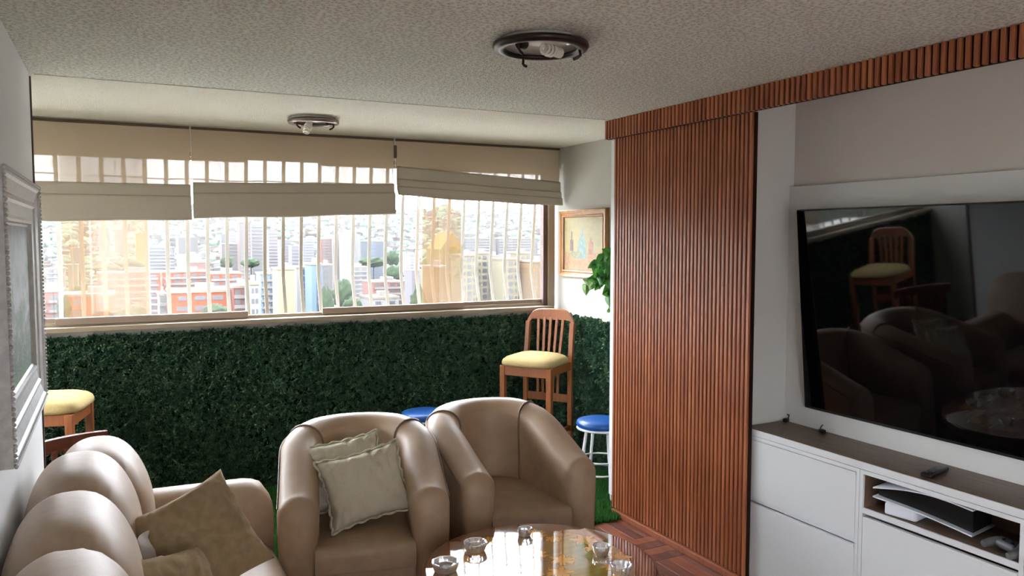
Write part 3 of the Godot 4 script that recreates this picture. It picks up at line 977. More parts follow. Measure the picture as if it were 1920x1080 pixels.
# ------------------------------------------------------------------ tall dining chair, blue stools
func tall_chair(at: Vector3, turn: float, label: String):
	var t := thing("bar_chair", label, "chair", at, turn, "tall wooden chairs with yellow seats")
	for x in [-0.185, 0.185]:
		var o := put("leg", span(x - 0.02, x + 0.02, 0, 0.77, 0.155, 0.195, 0.004), M.honey_wood, t)
		var m := MB.new()
		var pts := [Vector3(x, 0, -0.20), Vector3(x, 0.72, -0.19), Vector3(x * 0.99, 1.05, -0.235)]
		for k in 2:
			var a: Vector3 = pts[k]
			var b: Vector3 = pts[k + 1]
			m.rbox((a + b) / 2, Vector3(0.036, 0.036, (b - a).length() + 0.01), 0.004, 1, Basis.looking_at((b - a).normalized(), Vector3.BACK))
		put("back_post", m, M.honey_wood, t)
		put("apron", span(x - 0.012, x + 0.012, 0.71, 0.77, -0.18, 0.165, 0.003), M.honey_wood, t)
		put("stretcher", span(x - 0.01, x + 0.01, 0.26, 0.295, -0.19, 0.165, 0.003), M.honey_wood, t)
	put("apron", span(-0.175, 0.175, 0.70, 0.77, 0.165, 0.188, 0.003), M.honey_wood, t)
	put("apron", span(-0.175, 0.175, 0.71, 0.77, -0.20, -0.18, 0.003), M.honey_wood, t)
	put("stretcher", span(-0.175, 0.175, 0.46, 0.52, -0.205, -0.185, 0.003), M.honey_wood, t)
	put("stretcher", span(-0.175, 0.175, 0.30, 0.34, 0.165, 0.185, 0.003), M.honey_wood, t)
	# crest rail: arched, flowing into the posts
	var r := []
	var n := 24
	for i in n + 1:
		var a := i / float(n) * 2 - 1
		var x := a * 0.203
		var top := 1.155 - 0.115 * pow(absf(a), 5.0)
		var bot := 1.055 - 0.02 * cos(a * PI) + (0.035 if absf(a) < 0.78 else 0.0) * cos(a / 0.78 * PI / 2) - 0.06 * smoothstep(0.78, 0.95, absf(a))
		var z := -0.24 - 0.02 * (1 - a * a)
		r.append(PackedVector3Array([Vector3(x, bot, z + 0.015), Vector3(x, top - 0.006, z + 0.012), Vector3(x, top, z), Vector3(x, top - 0.006, z - 0.014), Vector3(x, bot, z - 0.012)]))
	var m := MB.new()
	m.rows(r, false, true, false)
	m.cap(r[0], true)
	m.cap(r[n])
	put("crest_rail", m, M.honey_wood, t)
	for k in 5:
		var x := -0.082 + k * 0.041
		m = MB.new()
		var a := Vector3(x, 0.52, -0.195)
		var b := Vector3(x * 1.05, 0.72, -0.195)
		var c := Vector3(x * 1.25, 1.085, -0.247)
		for q in [[a, b], [b, c]]:
			var d: Vector3 = q[1] - q[0]
			m.rbox((q[0] + q[1]) / 2, Vector3(0.021, 0.012, d.length() + 0.006), 0.002, 1, Basis.looking_at(d.normalized(), Vector3.BACK))
		put("spindle", m, M.honey_wood, t)
	# domed upholstered seat
	r = []
	for i in 9:
		var a := i / 8.0
		var line := PackedVector3Array()
		for j in 40:
			var w := TAU * j / 40.0
			var cx := signf(cos(w)) * pow(absf(cos(w)), 0.42)
			var cz := signf(sin(w)) * pow(absf(sin(w)), 0.42)
			var s: float = [0.93, 1.0, 1.0, 0.97, 0.88, 0.7, 0.45, 0.2, 0.0][i]
			var y: float = [0.77, 0.778, 0.795, 0.812, 0.828, 0.842, 0.852, 0.857, 0.859][i]
			line.append(Vector3(cx * 0.212 * s, y, 0.01 + cz * 0.212 * s * (1.0 if cz > 0 else 0.86)))
		r.append(line)
	m = MB.new()
	m.rows(r, false, true)
	put("seat", m, M.yellow_seat, t)

func stool(at: Vector3, turn: float, label: String):
	var t := thing("round_stool", label, "stool", at, turn, "blue topped round stools")
	var m := MB.new()
	m.lathe(PackedVector2Array([Vector2(0, 0.462), Vector2(0.145, 0.462), Vector2(0.155, 0.472), Vector2(0.158, 0.487), Vector2(0.150, 0.503), Vector2(0.12, 0.512), Vector2(0, 0.514)]), 40)
	put("seat", m, M.blue_vinyl, t)
	m = MB.new()
	m.lathe(PackedVector2Array([Vector2(0, 0.450), Vector2(0.152, 0.450), Vector2(0.157, 0.456), Vector2(0.152, 0.464), Vector2(0, 0.464)]), 40)
	put("seat_ring", m, M.white_enamel, t)
	for k in 4:
		var w := TAU * k / 4 + 0.4
		var d := Vector3(cos(w), 0, sin(w))
		m = MB.new()
		m.tube(PackedVector3Array([d * 0.10 + Vector3(0, 0.452, 0), d * 0.165 + Vector3(0, 0.003, 0)]), 0.0105, 10)
		put("leg", m, M.white_enamel, t)
	for q in [[0.17, 0.141], [0.25, 0.129]]:
		m = MB.new()
		var pts := PackedVector3Array()
		for k in 24:
			pts.append(Vector3(cos(TAU * k / 24), 0, sin(TAU * k / 24)) * q[1] + Vector3(0, q[0], 0))
		m.tube(pts, 0.006, 8, true)
		put("foot_ring", m, M.white_enamel, t)

func low_chair():
	# dark reddish chair by the wall end; only its slatted back shows
	var t := thing("wooden_chair", "dark reddish wooden chair whose slatted back shows beside the left wall end", "chair", Vector3(-0.169, 0.006, -4.285), 0.558)
	put("seat", span(-0.21, 0.21, 0.36, 0.395, -0.20, 0.20, 0.008), M.red_wood, t)
	for x in [-0.18, 0.18]:
		put("leg", span(x - 0.018, x + 0.018, 0, 0.36, 0.15, 0.186, 0.003), M.red_wood, t)
		put("back_post", span(x - 0.018, x + 0.018, 0, 0.66, -0.20, -0.165, 0.003), M.red_wood, t)
	var r := []
	for i in 13:
		var a := i / 12.0 * 2 - 1
		var z := -0.185 - 0.02 * (1 - a * a)
		var y := 0.70 - 0.01 * a * a
		r.append(PackedVector3Array([Vector3(a * 0.235, y - 0.07, z + 0.012), Vector3(a * 0.235, y, z + 0.02), Vector3(a * 0.235, y + 0.004, z + 0.004), Vector3(a * 0.235, y - 0.07, z - 0.01)]))
	var m := MB.new()
	m.rows(r, false, true, false)
	m.cap(r[0], true)
	m.cap(r[12])
	put("top_rail", m, M.red_wood, t)
	for k in 6:
		var x := -0.14 + k * 0.056
		put("spindle", span(x - 0.013, x + 0.013, 0.395, 0.645, -0.195, -0.183, 0.002), M.red_wood, t)

# ------------------------------------------------------------------ coffee table and ashtrays
func table_picture() -> ImageTexture:
	var n := 900
	var im := Image.create(n, n, false, Image.FORMAT_RGB8)
	var nz := noise(FastNoiseLite.TYPE_SIMPLEX_SMOOTH, 0.01, 4, 81)
	var motifs := []
	for k in 9:
		var w := TAU * k / 9.0 + 0.25
		motifs.append([Vector2(cos(w), sin(w)) * 0.70, w, 0.15])
		motifs.append([Vector2(cos(w + 0.28), sin(w + 0.28)) * 0.60, w + 1.2, 0.10])
	for k in 5:
		var w := TAU * k / 5.0
		motifs.append([Vector2(cos(w), sin(w)) * 0.22, w, 0.14])
	for y in n:
		for x in n:
			var p := Vector2(x / (n - 1.0) * 2 - 1, y / (n - 1.0) * 2 - 1)
			var r := p.length()
			var g := nz.get_noise_2d(x * 0.35, y * 3.0) * 0.5 + 0.5
			var c := rgb(126, 92, 44).lerp(rgb(160, 122, 62), g)
			if r > 0.80:
				var gg := nz.get_noise_2d(p.angle() * 40.0, r * 900.0) * 0.5 + 0.5
				c = rgb(104, 56, 30).lerp(rgb(138, 80, 44), gg)
			if absf(r - 0.80) < 0.006 or absf(r - 0.955) < 0.005:
				c = rgb(78, 40, 22)
			for m in motifs:
				var d: Vector2 = p - m[0]
				var s: float = m[2]
				if d.length_squared() < s * s:
					var a: float = d.angle() - m[1]
					var petal := s * (0.45 + 0.55 * absf(cos(a * 3.0)) * (0.8 + 0.2 * sin(a * 11.0)))
					if d.length() < petal:
						var v := 0.5 + 0.5 * sin(a * 18.0 + d.length() * 60.0)
						c = rgb(176, 112, 26).lerp(rgb(222, 160, 58), v)
						if d.length() > petal - 0.008:
							c = rgb(128, 78, 26)
			im.set_pixel(x, y, c)
	return ImageTexture.create_from_image(im)

func build_table():
	var R := 0.447
	var t := thing("coffee_table", "round glossy coffee table with golden flower inlay", "table", Vector3(1.42, 0, -2.575))
	var top := mat("inlaid_top", Color.WHITE, 0.05, 0.5)
	top.albedo_texture = table_picture()
	top.uv1_triplanar = true
	top.uv1_scale = Vector3.ONE * (1.0 / (2.0 * R))
	top.uv1_offset = Vector3.ONE * 0.5
	top.clearcoat_enabled = true
	top.clearcoat = 1.0
	top.clearcoat_roughness = 0.03
	relief(top, noise_tex(noise(FastNoiseLite.TYPE_SIMPLEX_SMOOTH, 0.012, 2, 83), 256), 0.02)
	var m := MB.new()
	m.lathe(PackedVector2Array([Vector2(0, 0.45), Vector2(R * 0.5, 0.45), Vector2(R - 0.012, 0.45)]), 96)
	put("top", m, top, t)
	m = MB.new()
	m.lathe(PackedVector2Array([Vector2(R - 0.012, 0.45), Vector2(R - 0.004, 0.447), Vector2(R, 0.438), Vector2(R, 0.42), Vector2(R - 0.01, 0.412), Vector2(R - 0.03, 0.41), Vector2(0, 0.41)]), 96)
	var edge := mat("table_edge", rgb(86, 46, 30), 0.12, 0.5)
	put("rim", m, edge, t)
	m = MB.new()
	m.lathe(PackedVector2Array([Vector2(R - 0.06, 0.41), Vector2(R - 0.06, 0.35), Vector2(R - 0.08, 0.35), Vector2(R - 0.08, 0.41)]), 64)
	put("apron", m, edge, t)
	for k in 4:
		var w := TAU * k / 4.0 + PI / 4
		var d := Vector3(cos(w), 0, sin(w))
		m = MB.new()
		m.tube(PackedVector3Array([d * 0.34 + Vector3(0, 0.40, 0), d * 0.36 + Vector3(0, 0.28, 0), d * 0.33 + Vector3(0, 0.12, 0), d * 0.36 + Vector3(0, 0.0, 0)]), 0.03, 12, false, 0.016)
		put("leg", m, edge, t)
	# glass ashtrays
	ashtray(Vector3(1.076, 0.45, -2.689), 0.054, 0.038, 8, 0.06, "clear glass ashtray with notched rim at the table's left edge")
	ashtray(Vector3(1.255, 0.45, -2.815), 0.049, 0.036, 20, 0.05, "wide clear glass ashtray with diamond cut sides, second from left")
	ashtray(Vector3(1.505, 0.45, -2.865), 0.032, 0.034, 10, 0.08, "small clear glass ashtray nearest the empty armchair")
	ashtray(Vector3(1.684, 0.45, -2.555), 0.035, 0.038, 5, 0.04, "thick clear glass ashtray with one raised side on the right of the table")
	ashtray(Vector3(1.652, 0.45, -2.372), 0.042, 0.038, 14, 0.10, "shell shaped clear glass ashtray nearest the bottom edge")

func ashtray(at: Vector3, r: float, h: float, cuts: int, deep: float, label: String):
	var t := thing("ashtray", label, "ashtray", at, 0, "glass ashtrays on the coffee table")
	var m := MB.new()
	var prof := PackedVector2Array([Vector2(0, 0.001), Vector2(r * 0.72, 0.001), Vector2(r * 0.80, h * 0.12), Vector2(r * 0.95, h * 0.6), Vector2(r, h * 0.9), Vector2(r * 0.97, h), Vector2(r * 0.86, h * 0.96), Vector2(r * 0.74, h * 0.5), Vector2(r * 0.62, h * 0.28), Vector2(0, h * 0.26)])
	m.lathe(prof, 80, Vector3.ZERO, cuts, deep, false)
	put("bowl", m, M.crystal, t)

# ------------------------------------------------------------------ television, cabinets, gadgets
func plate(lift: float, drop: float, up: float) -> MB:
	var r := []
	for i in 17:
		var a := i / 16.0
		var line := PackedVector3Array()
		for j in 9:
			var b := j / 8.0
			line.append(Vector3(lerpf(-0.19, 0.19, a), lift + drop * a + up * sin(a * PI) * 0.022 - 0.01 * up * (1 - b) * a, lerpf(-0.10, 0.10, b) - 0.01 * sin(b * PI)))
		r.append(line)
	var top := []
	for q in r:
		var s := PackedVector3Array()
		for p in q:
			s.append(p + Vector3(0, 0.005, 0))
		top.append(s)
	var m := MB.new()
	m.rows(r)
	top.reverse()
	m.rows(top)
	var rim := []
	for lv in 2:
		var s := PackedVector3Array()
		for i in 17:
			s.append(r[i][0] + Vector3(0, 0.005 * lv, 0))
		for j in 9:
			s.append(r[16][j] + Vector3(0, 0.005 * lv, 0))
		for i in 17:
			s.append(r[16 - i][8] + Vector3(0, 0.005 * lv, 0))
		for j in 9:
			s.append(r[0][8 - j] + Vector3(0, 0.005 * lv, 0))
		rim.append(s)
	m.rows(rim, false, true, false)
	return m

func build_media():
	var t := thing("television", "large wide black television tilted down from the right wall", "television")
	t.transform = Transform3D(Basis(Vector3.UP, -PI / 2) * Basis(Vector3.RIGHT, 0.0895), Vector3(2.918, 1.353, -1.895))
	put("casing", one_box(Vector3(0, 0, -0.022), Vector3(1.67, 0.955, 0.036), 0.004), M.black_plastic, t)
	put("screen", one_box(Vector3(0, 0.004, -0.002), Vector3(1.656, 0.935, 0.004), 0.001), M.tv_screen, t)
	put("wall_mount", one_box(Vector3(0, 0.05, -0.058), Vector3(0.5, 0.35, 0.03), 0.004), M.black_plastic, t)
	# cabinets along the television wall
	var x0 := 2.734
	var xf := 2.752
	var xb := XTV - 0.002
	var w := thing("console_top", "long dark brown wood worktop above the white cabinets", "worktop")
	put("board", span(x0 + 0.004, xb, 0.744, 0.775, -2.896, -0.20, 0.002), M.walnut_top, w)
	put("edge_band", span(x0 - 0.002, x0 + 0.004, 0.744, 0.774, -2.896, -0.20, 0.0015), M.cabinet_white, w)
	var units := [["drawer_cabinet", "white two drawer cabinet beside the wood slat panel", -2.896, -2.218, "drawers"], ["niche_cabinet", "white cabinet with an open shelf niche above its door", -2.216, -1.552, "niche"], ["door_cabinet", "white cabinet at the right edge below the television", -1.550, -0.88, "door"], ["door_cabinet", "white cabinet furthest right, mostly outside the picture", -0.878, -0.20, "door"]]
	for u in units:
		var c := thing(u[0], u[1], "cabinet")
		var z0: float = u[2]
		var z1: float = u[3]
		put("side_panel", span(xf - 0.018, xb, 0.0, 0.742, z0, z0 + 0.016), M.cabinet_white, c)
		put("side_panel", span(xf - 0.018, xb, 0.0, 0.742, z1 - 0.016, z1), M.cabinet_white, c)
		put("back_panel", span(xb - 0.008, xb, 0.06, 0.742, z0 + 0.016, z1 - 0.016), M.walnut_top if u[4] == "niche" else M.cabinet_white, c)
		put("plinth", span(xf + 0.03, xf + 0.046, 0.0, 0.06, z0 + 0.016, z1 - 0.016), M.cabinet_white, c)
		put("top_rail", span(xf - 0.018, xb, 0.725, 0.742, z0 + 0.016, z1 - 0.016), M.cabinet_white, c)
		var g0 := z0 + 0.018
		var g1 := z1 - 0.018
		if u[4] == "drawers":
			for y in [[0.435, 0.722], [0.065, 0.412]]:
				var o := put("drawer_front", span(x0, xf, y[0], y[1], g0, g1, 0.002), M.cabinet_white, c)
				put("grip_edge", span(x0 - 0.003, x0 + 0.001, y[1] - 0.012, y[1], g0 + 0.06, g1, 0.001), M.cabinet_white, o)
			put("divider", span(xf, xb - 0.01, 0.415, 0.431, z0 + 0.016, z1 - 0.016), M.cabinet_white, c)
		elif u[4] == "niche":
			put("shelf_edge", span(xf - 0.018, xf - 0.010, 0.562, 0.585, z0 + 0.016, z1 - 0.016), M.cabinet_white, c)
			put("shelf", span(xf - 0.010, xb - 0.008, 0.567, 0.584, z0 + 0.016, z1 - 0.016), M.walnut_top, c)
			put("lining", span(xf - 0.008, xb - 0.01, 0.584, 0.725, z0 + 0.0162, z0 + 0.0182), M.walnut_top, c)
			put("lining", span(xf - 0.008, xb - 0.01, 0.584, 0.725, z1 - 0.0182, z1 - 0.0162), M.walnut_top, c)
			var o := put("door", span(x0, xf, 0.065, 0.548, g0, g1, 0.002), M.cabinet_white, c)
			put("grip_edge", span(x0 - 0.003, x0 + 0.001, 0.536, 0.548, g0 + 0.04, g1, 0.001), M.cabinet_white, o)
		else:
			var o := put("door", span(x0, xf, 0.065, 0.722, g0, g1, 0.002), M.cabinet_white, c)
			put("grip_edge", span(x0 - 0.003, x0 + 0.001, 0.710, 0.722, g0 + 0.04, g1, 0.001), M.cabinet_white, o)
	# white curved game machine lying in the niche
	t = thing("game_console", "black game console between two curved white plates inside the niche", "game console", Vector3(2.855, 0.585, -1.975), -PI / 2 + 0.18)
	put("upper_plate", plate(0.098, 0.010, 1.0), M.gadget_white, t)
	put("lower_plate", plate(0.062, -0.050, 0.3), M.gadget_white, t)
	var m := MB.new()
	var cr := []
	for i in 9:
		var a := i / 8.0
		var x := lerpf(-0.178, 0.182, a)
		var y1 := 0.098 + 0.010 * a + 0.018 * sin(a * PI) - 0.003
		var y0 := 0.069 - 0.050 * a
		cr.append(PackedVector3Array([Vector3(x, y0, 0.072), Vector3(x, y1, 0.078), Vector3(x, y1, -0.088), Vector3(x, y0, -0.088)]))
	m.rows(cr, false, true, false)
	m.cap(cr[0], true)
	m.cap(cr[8])
	put("core", m, M.black_plastic, t)
	put("stand", span(-0.15, -0.02, 0.0, 0.05, -0.06, 0.085, 0.01), M.gadget_white, t)
	# game pad
	t = thing("game_controller", "grey game controller at the right end of the niche", "controller", Vector3(2.80, 0.585, -1.635), -PI / 2 - 0.3)
	m = MB.new()
	m.rbox(Vector3(0, 0.026, 0), Vector3(0.085, 0.03, 0.06), 0.013, 4)
	put("body", m, M.grey_plastic, t)
	for s in [-1.0, 1.0]:
		m = MB.new()
		m.tube(PackedVector3Array([Vector3(s * 0.035, 0.027, -0.012), Vector3(s * 0.052, 0.026, 0.012), Vector3(s * 0.058, 0.02, 0.04), Vector3(s * 0.056, 0.016, 0.062)]), 0.019, 12, false, 0.012)
		put("grip", m, M.grey_plastic, t)
		m = MB.new()
		m.lathe(PackedVector2Array([Vector2(0.006, 0.038), Vector2(0.005, 0.048), Vector2(0.010, 0.050), Vector2(0.009, 0.054), Vector2(0, 0.053)]), 16, Vector3(s * 0.02, 0, 0.012))
		put("thumb_stick", m, M.black_plastic, t)
	# remote
	t = thing("remote_control", "slim black remote control lying on the worktop", "remote control", Vector3(2.850, 0.775, -1.966), 0.24)
	put("body", one_box(Vector3(0, 0.009, 0), Vector3(0.175, 0.017, 0.042), 0.006, 3), M.black_plastic, t)
	for k in 6:
		put("button", one_box(Vector3(-0.06 + k * 0.02, 0.0182, 0.008 * (1 if k % 2 else -1)), Vector3(0.007, 0.003, 0.007), 0.001), M.grey_plastic, t)
	# loose cable ends against the wall
	for q in [[Vector3(2.985, 0.775, -2.865), "small dark cable plug in the corner of the worktop", 0.4], [Vector3(2.965, 0.775, -2.62), "small dark cable plug lying below the television corner", 1.2]]:
		t = thing("cable_plug", q[1], "plug", q[0], q[2])
		put("body", one_box(Vector3(0, 0.010, 0), Vector3(0.034, 0.018, 0.022), 0.004, 2), M.black_plastic, t)
		m = MB.new()
		m.tube(PackedVector3Array([Vector3(0.015, 0.012, 0), Vector3(0.024, 0.022, 0.004), Vector3(0.018, 0.034, 0.008), Vector3(0.005, 0.038, 0.004)]), 0.003, 6)
		put("cable", m, M.black_plastic, t)

# ------------------------------------------------------------------ pictures
func rect_frame(w: float, h: float, prof: PackedVector2Array) -> MB:
	# prof: (inset from the outer edge, height off the wall)
	var r := []
	for k in 4:
		var sx: float = [-1.0, 1.0, 1.0, -1.0][k]
		var sy: float = [-1.0, -1.0, 1.0, 1.0][k]
		var line := PackedVector3Array()
		for p in prof:
			line.append(Vector3(sx * (w / 2 - p.x), sy * (h / 2 - p.y * 0.0 - p.x), p.y))
		r.append(line)
	var m := MB.new()
	m.rows(r, true, false, false)
	return m

func still_life() -> ImageTexture:
	var w := 260
	var h := 200
	var im := Image.create(w, h, false, Image.FORMAT_RGB8)
	var nz := noise(FastNoiseLite.TYPE_SIMPLEX_SMOOTH, 0.035, 4, 91)
	for y in h:
		for x in w:
			var u := x / float(w)
			var v := y / float(h)
			var g := nz.get_noise_2d(x, y)
			var c := rgb(146, 132, 84).lerp(rgb(133, 123, 86), clampf(0.5 + g, 0, 1))
			if v > 0.66 + 0.04 * g:
				c = rgb(148, 119, 83).lerp(rgb(135, 100, 72), clampf(0.5 + g * 1.4, 0, 1))
			# bottles, jar and bowl as plain brushed shapes
			var wb := 0.045 if v > 0.42 else 0.018
			if absf(u - 0.20) < wb and v > 0.26 and v < 0.64:
				c = rgb(86, 65, 68).lerp(rgb(108, 80, 74), clampf(0.5 + g * 2, 0, 1))
			var wm := 0.03 + 0.08 * smoothstep(0.30, 0.52, v)
			if absf(u - 0.47) < wm and v > 0.20 and v < 0.78:
				c = rgb(95, 118, 114).lerp(rgb(118, 132, 123), clampf(0.5 + g * 2, 0, 1))
			var wj := 0.06 if v > 0.46 else 0.025
			if absf(u - 0.70) < wj and v > 0.38 and v < 0.70:
				c = rgb(126, 84, 65).lerp(rgb(141, 100, 77), clampf(0.5 + g * 2, 0, 1))
			var d := Vector2((u - 0.32) / 0.15, (v - 0.66) / 0.12)
			if d.length() < 1.0 and v > 0.64:
				c = rgb(104, 108, 80).lerp(rgb(126, 123, 95), clampf(0.5 + g * 2, 0, 1))
			im.set_pixel(x, y, c)
	return ImageTexture.create_from_image(im)

func misty_painting() -> ImageTexture:
	var w := 320
	var h := 260
	var im := Image.create(w, h, false, Image.FORMAT_RGB8)
	var nz := noise(FastNoiseLite.TYPE_SIMPLEX_SMOOTH, 0.02, 5, 95)
	var fine := noise(FastNoiseLite.TYPE_SIMPLEX_SMOOTH, 0.09, 3, 96)
	for y in h:
		for x in w:
			var v := y / float(h)
			var g := nz.get_noise_2d(x, y) + 0.4 * fine.get_noise_2d(x, y * 0.6)
			var c := rgb(158, 168, 176).lerp(rgb(132, 144, 148), clampf(0.5 + g, 0, 1))
			var tree := v + g * 0.55
			if tree > 0.5:
				c = rgb(96, 112, 100).lerp(rgb(132, 142, 130), clampf(0.5 + 1.5 * fine.get_noise_2d(x * 1.5, y), 0, 1))
			if tree > 0.72:
				c = rgb(56, 78, 58).lerp(rgb(104, 128, 84), clampf(0.4 + 1.6 * fine.get_noise_2d(x, y * 2.0), 0, 1))
			im.set_pixel(x, y, c)
	return ImageTexture.create_from_image(im)

func picture(called: String, label: String, tex: Texture2D, w: float, h: float, prof: PackedVector2Array, mt: Material, at: Vector3, turn: float) -> Node3D:
	var t := thing(called, label, "picture", at, turn)
	put("frame", rect_frame(w, h, prof), mt, t)
	var last: Vector2 = prof[prof.size() - 1]
	var q := QuadMesh.new()
	q.size = Vector2(w - 2 * last.x + 0.004, h - 2 * last.x + 0.004)
	var m := StandardMaterial3D.new()
	m.resource_name = called + "_paint"
	m.albedo_texture = tex
	m.roughness = 0.5
	m.metallic_specular = 0.4
	var o := put("canvas", q, m, t)
	o.position = Vector3(0, 0, last.y + 0.001)
	put("back_board", one_box(Vector3(0, 0, last.y / 2), Vector3(w - 2 * last.x, h - 2 * last.x, last.y - 0.002)), M.brown_trim, t)
	return t

func build_pictures():
	var pr := PackedVector2Array([Vector2(0.004, 0.0), Vector2(0.0, 0.004), Vector2(0.0, 0.056), Vector2(0.006, 0.061), Vector2(0.016, 0.060), Vector2(0.024, 0.054), Vector2(0.060, 0.046), Vector2(0.066, 0.050), Vector2(0.076, 0.050), Vector2(0.084, 0.044), Vector2(0.120, 0.040), Vector2(0.130, 0.044), Vector2(0.138, 0.043), Vector2(0.142, 0.034), Vector2(0.150, 0.028)])
	var t := picture("landscape_picture", "misty grey green painting in a wide silver moulded frame on the left wall", misty_painting(), 1.06, 0.785, pr, M.silver_frame, Vector3(XL, 1.4925, -2.905), PI / 2)
	# row of beads round the outer edge
	var xs := []
	var cs := []
	for s in 4:
		var len_: float = 1.06 if s % 2 == 0 else 0.785
		var n := int(len_ / 0.0135)
		for i in n:
			var a := (i + 0.5) / n - 0.5
			var p: Vector3 = [Vector3(a * 1.06, -0.3895, 0.061), Vector3(0.527, a * 0.785, 0.061), Vector3(a * 1.06, 0.3895, 0.061), Vector3(-0.527, a * 0.785, 0.061)][s]
			xs.append(Transform3D(Basis(), p))
			cs.append(Color(1, 1, 1))
	var sp := SphereMesh.new()
	sp.radius = 0.0058
	sp.height = 0.0116
	sp.radial_segments = 8
	sp.rings = 5
	var o := field(sp, xs, cs, M.silver_frame)
	o.name = "beading"
	t.add_child(o)
	var p2 := PackedVector2Array([Vector2(0.0, 0.0), Vector2(0.0, 0.030), Vector2(0.006, 0.036), Vector2(0.022, 0.034), Vector2(0.034, 0.024), Vector2(0.040, 0.024), Vector2(0.046, 0.030), Vector2(0.054, 0.028), Vector2(0.060, 0.014)])
	t = picture("still_life_picture", "small still life painting of bottles in a golden wood frame", still_life(), 0.66, 0.515, p2, M.gilt_wood, Vector3(XR, 1.652, -5.035), -PI / 2)
	put("inner_line", rect_frame(0.66 - 0.072, 0.515 - 0.072, PackedVector2Array([Vector2(0, 0.024), Vector2(0.0, 0.0265), Vector2(0.005, 0.0265), Vector2(0.005, 0.024)])), M.gilt_dark, t)

# ------------------------------------------------------------------ trailing plant behind the pillar
func leaf_mesh(fold: float) -> ArrayMesh:
	var m := MB.new()
	var out := [Vector2(0, 0), Vector2(0.32, -0.12), Vector2(0.46, 0.12), Vector2(0.40, 0.42), Vector2(0.24, 0.72), Vector2(0, 1.05)]
	m.smooth(true)
	for s in [-1.0, 1.0]:
		for i in 5:
			var a: Vector2 = out[i]
			var b: Vector2 = out[i + 1]
			var mid_a := Vector3(0, a.y * 0.9, 0)
			var mid_b := Vector3(0, b.y * 0.9 if i < 4 else b.y, 0)
			var pa := Vector3(a.x * s, a.y, -a.x * fold - a.y * a.y * 0.15)
			var pb := Vector3(b.x * s, b.y, -b.x * fold - b.y * b.y * 0.15)
			mid_a.z = -mid_a.y * mid_a.y * 0.15
			mid_b.z = -mid_b.y * mid_b.y * 0.15
			m.quad(mid_a, pa, pb, mid_b)
	return m.done()

func build_ivy():
	var t := thing("trailing_ivy", "green trailing ivy hanging at the corner in front of the still life", "plant", Vector3(2.90, 1.52, ZB - 0.02))
	var lm := [leaf_mesh(0.35), leaf_mesh(0.15)]
	rng.seed = 33
	put("hook", span(-0.012, 0.012, -0.03, 0.03, -0.004, 0.02, 0.003), M.white_enamel, t)
	var runs := [
		[Vector3(0, 0, 0), Vector3(-0.03, 0.09, -0.12), Vector3(-0.02, 0.07, -0.28), Vector3(0, -0.01, -0.42)],
		[Vector3(0, 0, 0), Vector3(-0.04, 0.02, -0.14), Vector3(-0.05, -0.08, -0.30), Vector3(-0.01, -0.15, -0.50)],
		[Vector3(0, 0, 0), Vector3(-0.05, -0.02, -0.12), Vector3(-0.06, -0.14, -0.20), Vector3(-0.04, -0.28, -0.22)],
		[Vector3(0, 0, 0), Vector3(-0.06, 0.06, -0.08), Vector3(-0.09, 0.02, -0.18), Vector3(-0.10, -0.07, -0.26)],
		[Vector3(0, 0, 0), Vector3(-0.02, -0.05, -0.16), Vector3(-0.03, -0.12, -0.34), Vector3(0.02, -0.10, -0.44)]]
	for r in runs:
		var cv := Curve3D.new()
		for p in r:
			cv.add_point(Vector3(p.x, p.y, p.z * 1.18))
		var pts := PackedVector3Array()
		for i in 12:
			pts.append(cv.sample_baked(cv.get_baked_length() * i / 11.0))
		var m := MB.new()
		m.tube(pts, 0.0028, 5, false, 0.0015)
		put("stem", m, M.ivy_stem, t)
		for i2 in 19:
			var i := 2 + i2 / 2
			if i > 8 and rng.randf() < 0.3:
				continue
			var d := Vector3(rng.randf_range(-1, 0.5), rng.randf_range(-1.1, 0.35), rng.randf_range(-0.8, 0.6)).normalized()
			var face := Vector3(-0.6, 0.35, 0.9) + Vector3(rng.randf_range(-0.6, 0.6), rng.randf_range(-0.5, 0.5), rng.randf_range(-0.5, 0.5))
			var xax := d.cross(face).normalized()
			var zax := xax.cross(d).normalized()
			var s := rng.randf_range(0.05, 0.085)
			var o := put("leaf", lm[rng.randi_range(0, 1)], M.ivy_leaf_pale if (r == runs[1] and i > 7) else M.ivy_leaf, t)
			o.transform = Transform3D(Basis(xax, d, zax).scaled(Vector3.ONE * s), pts[i])

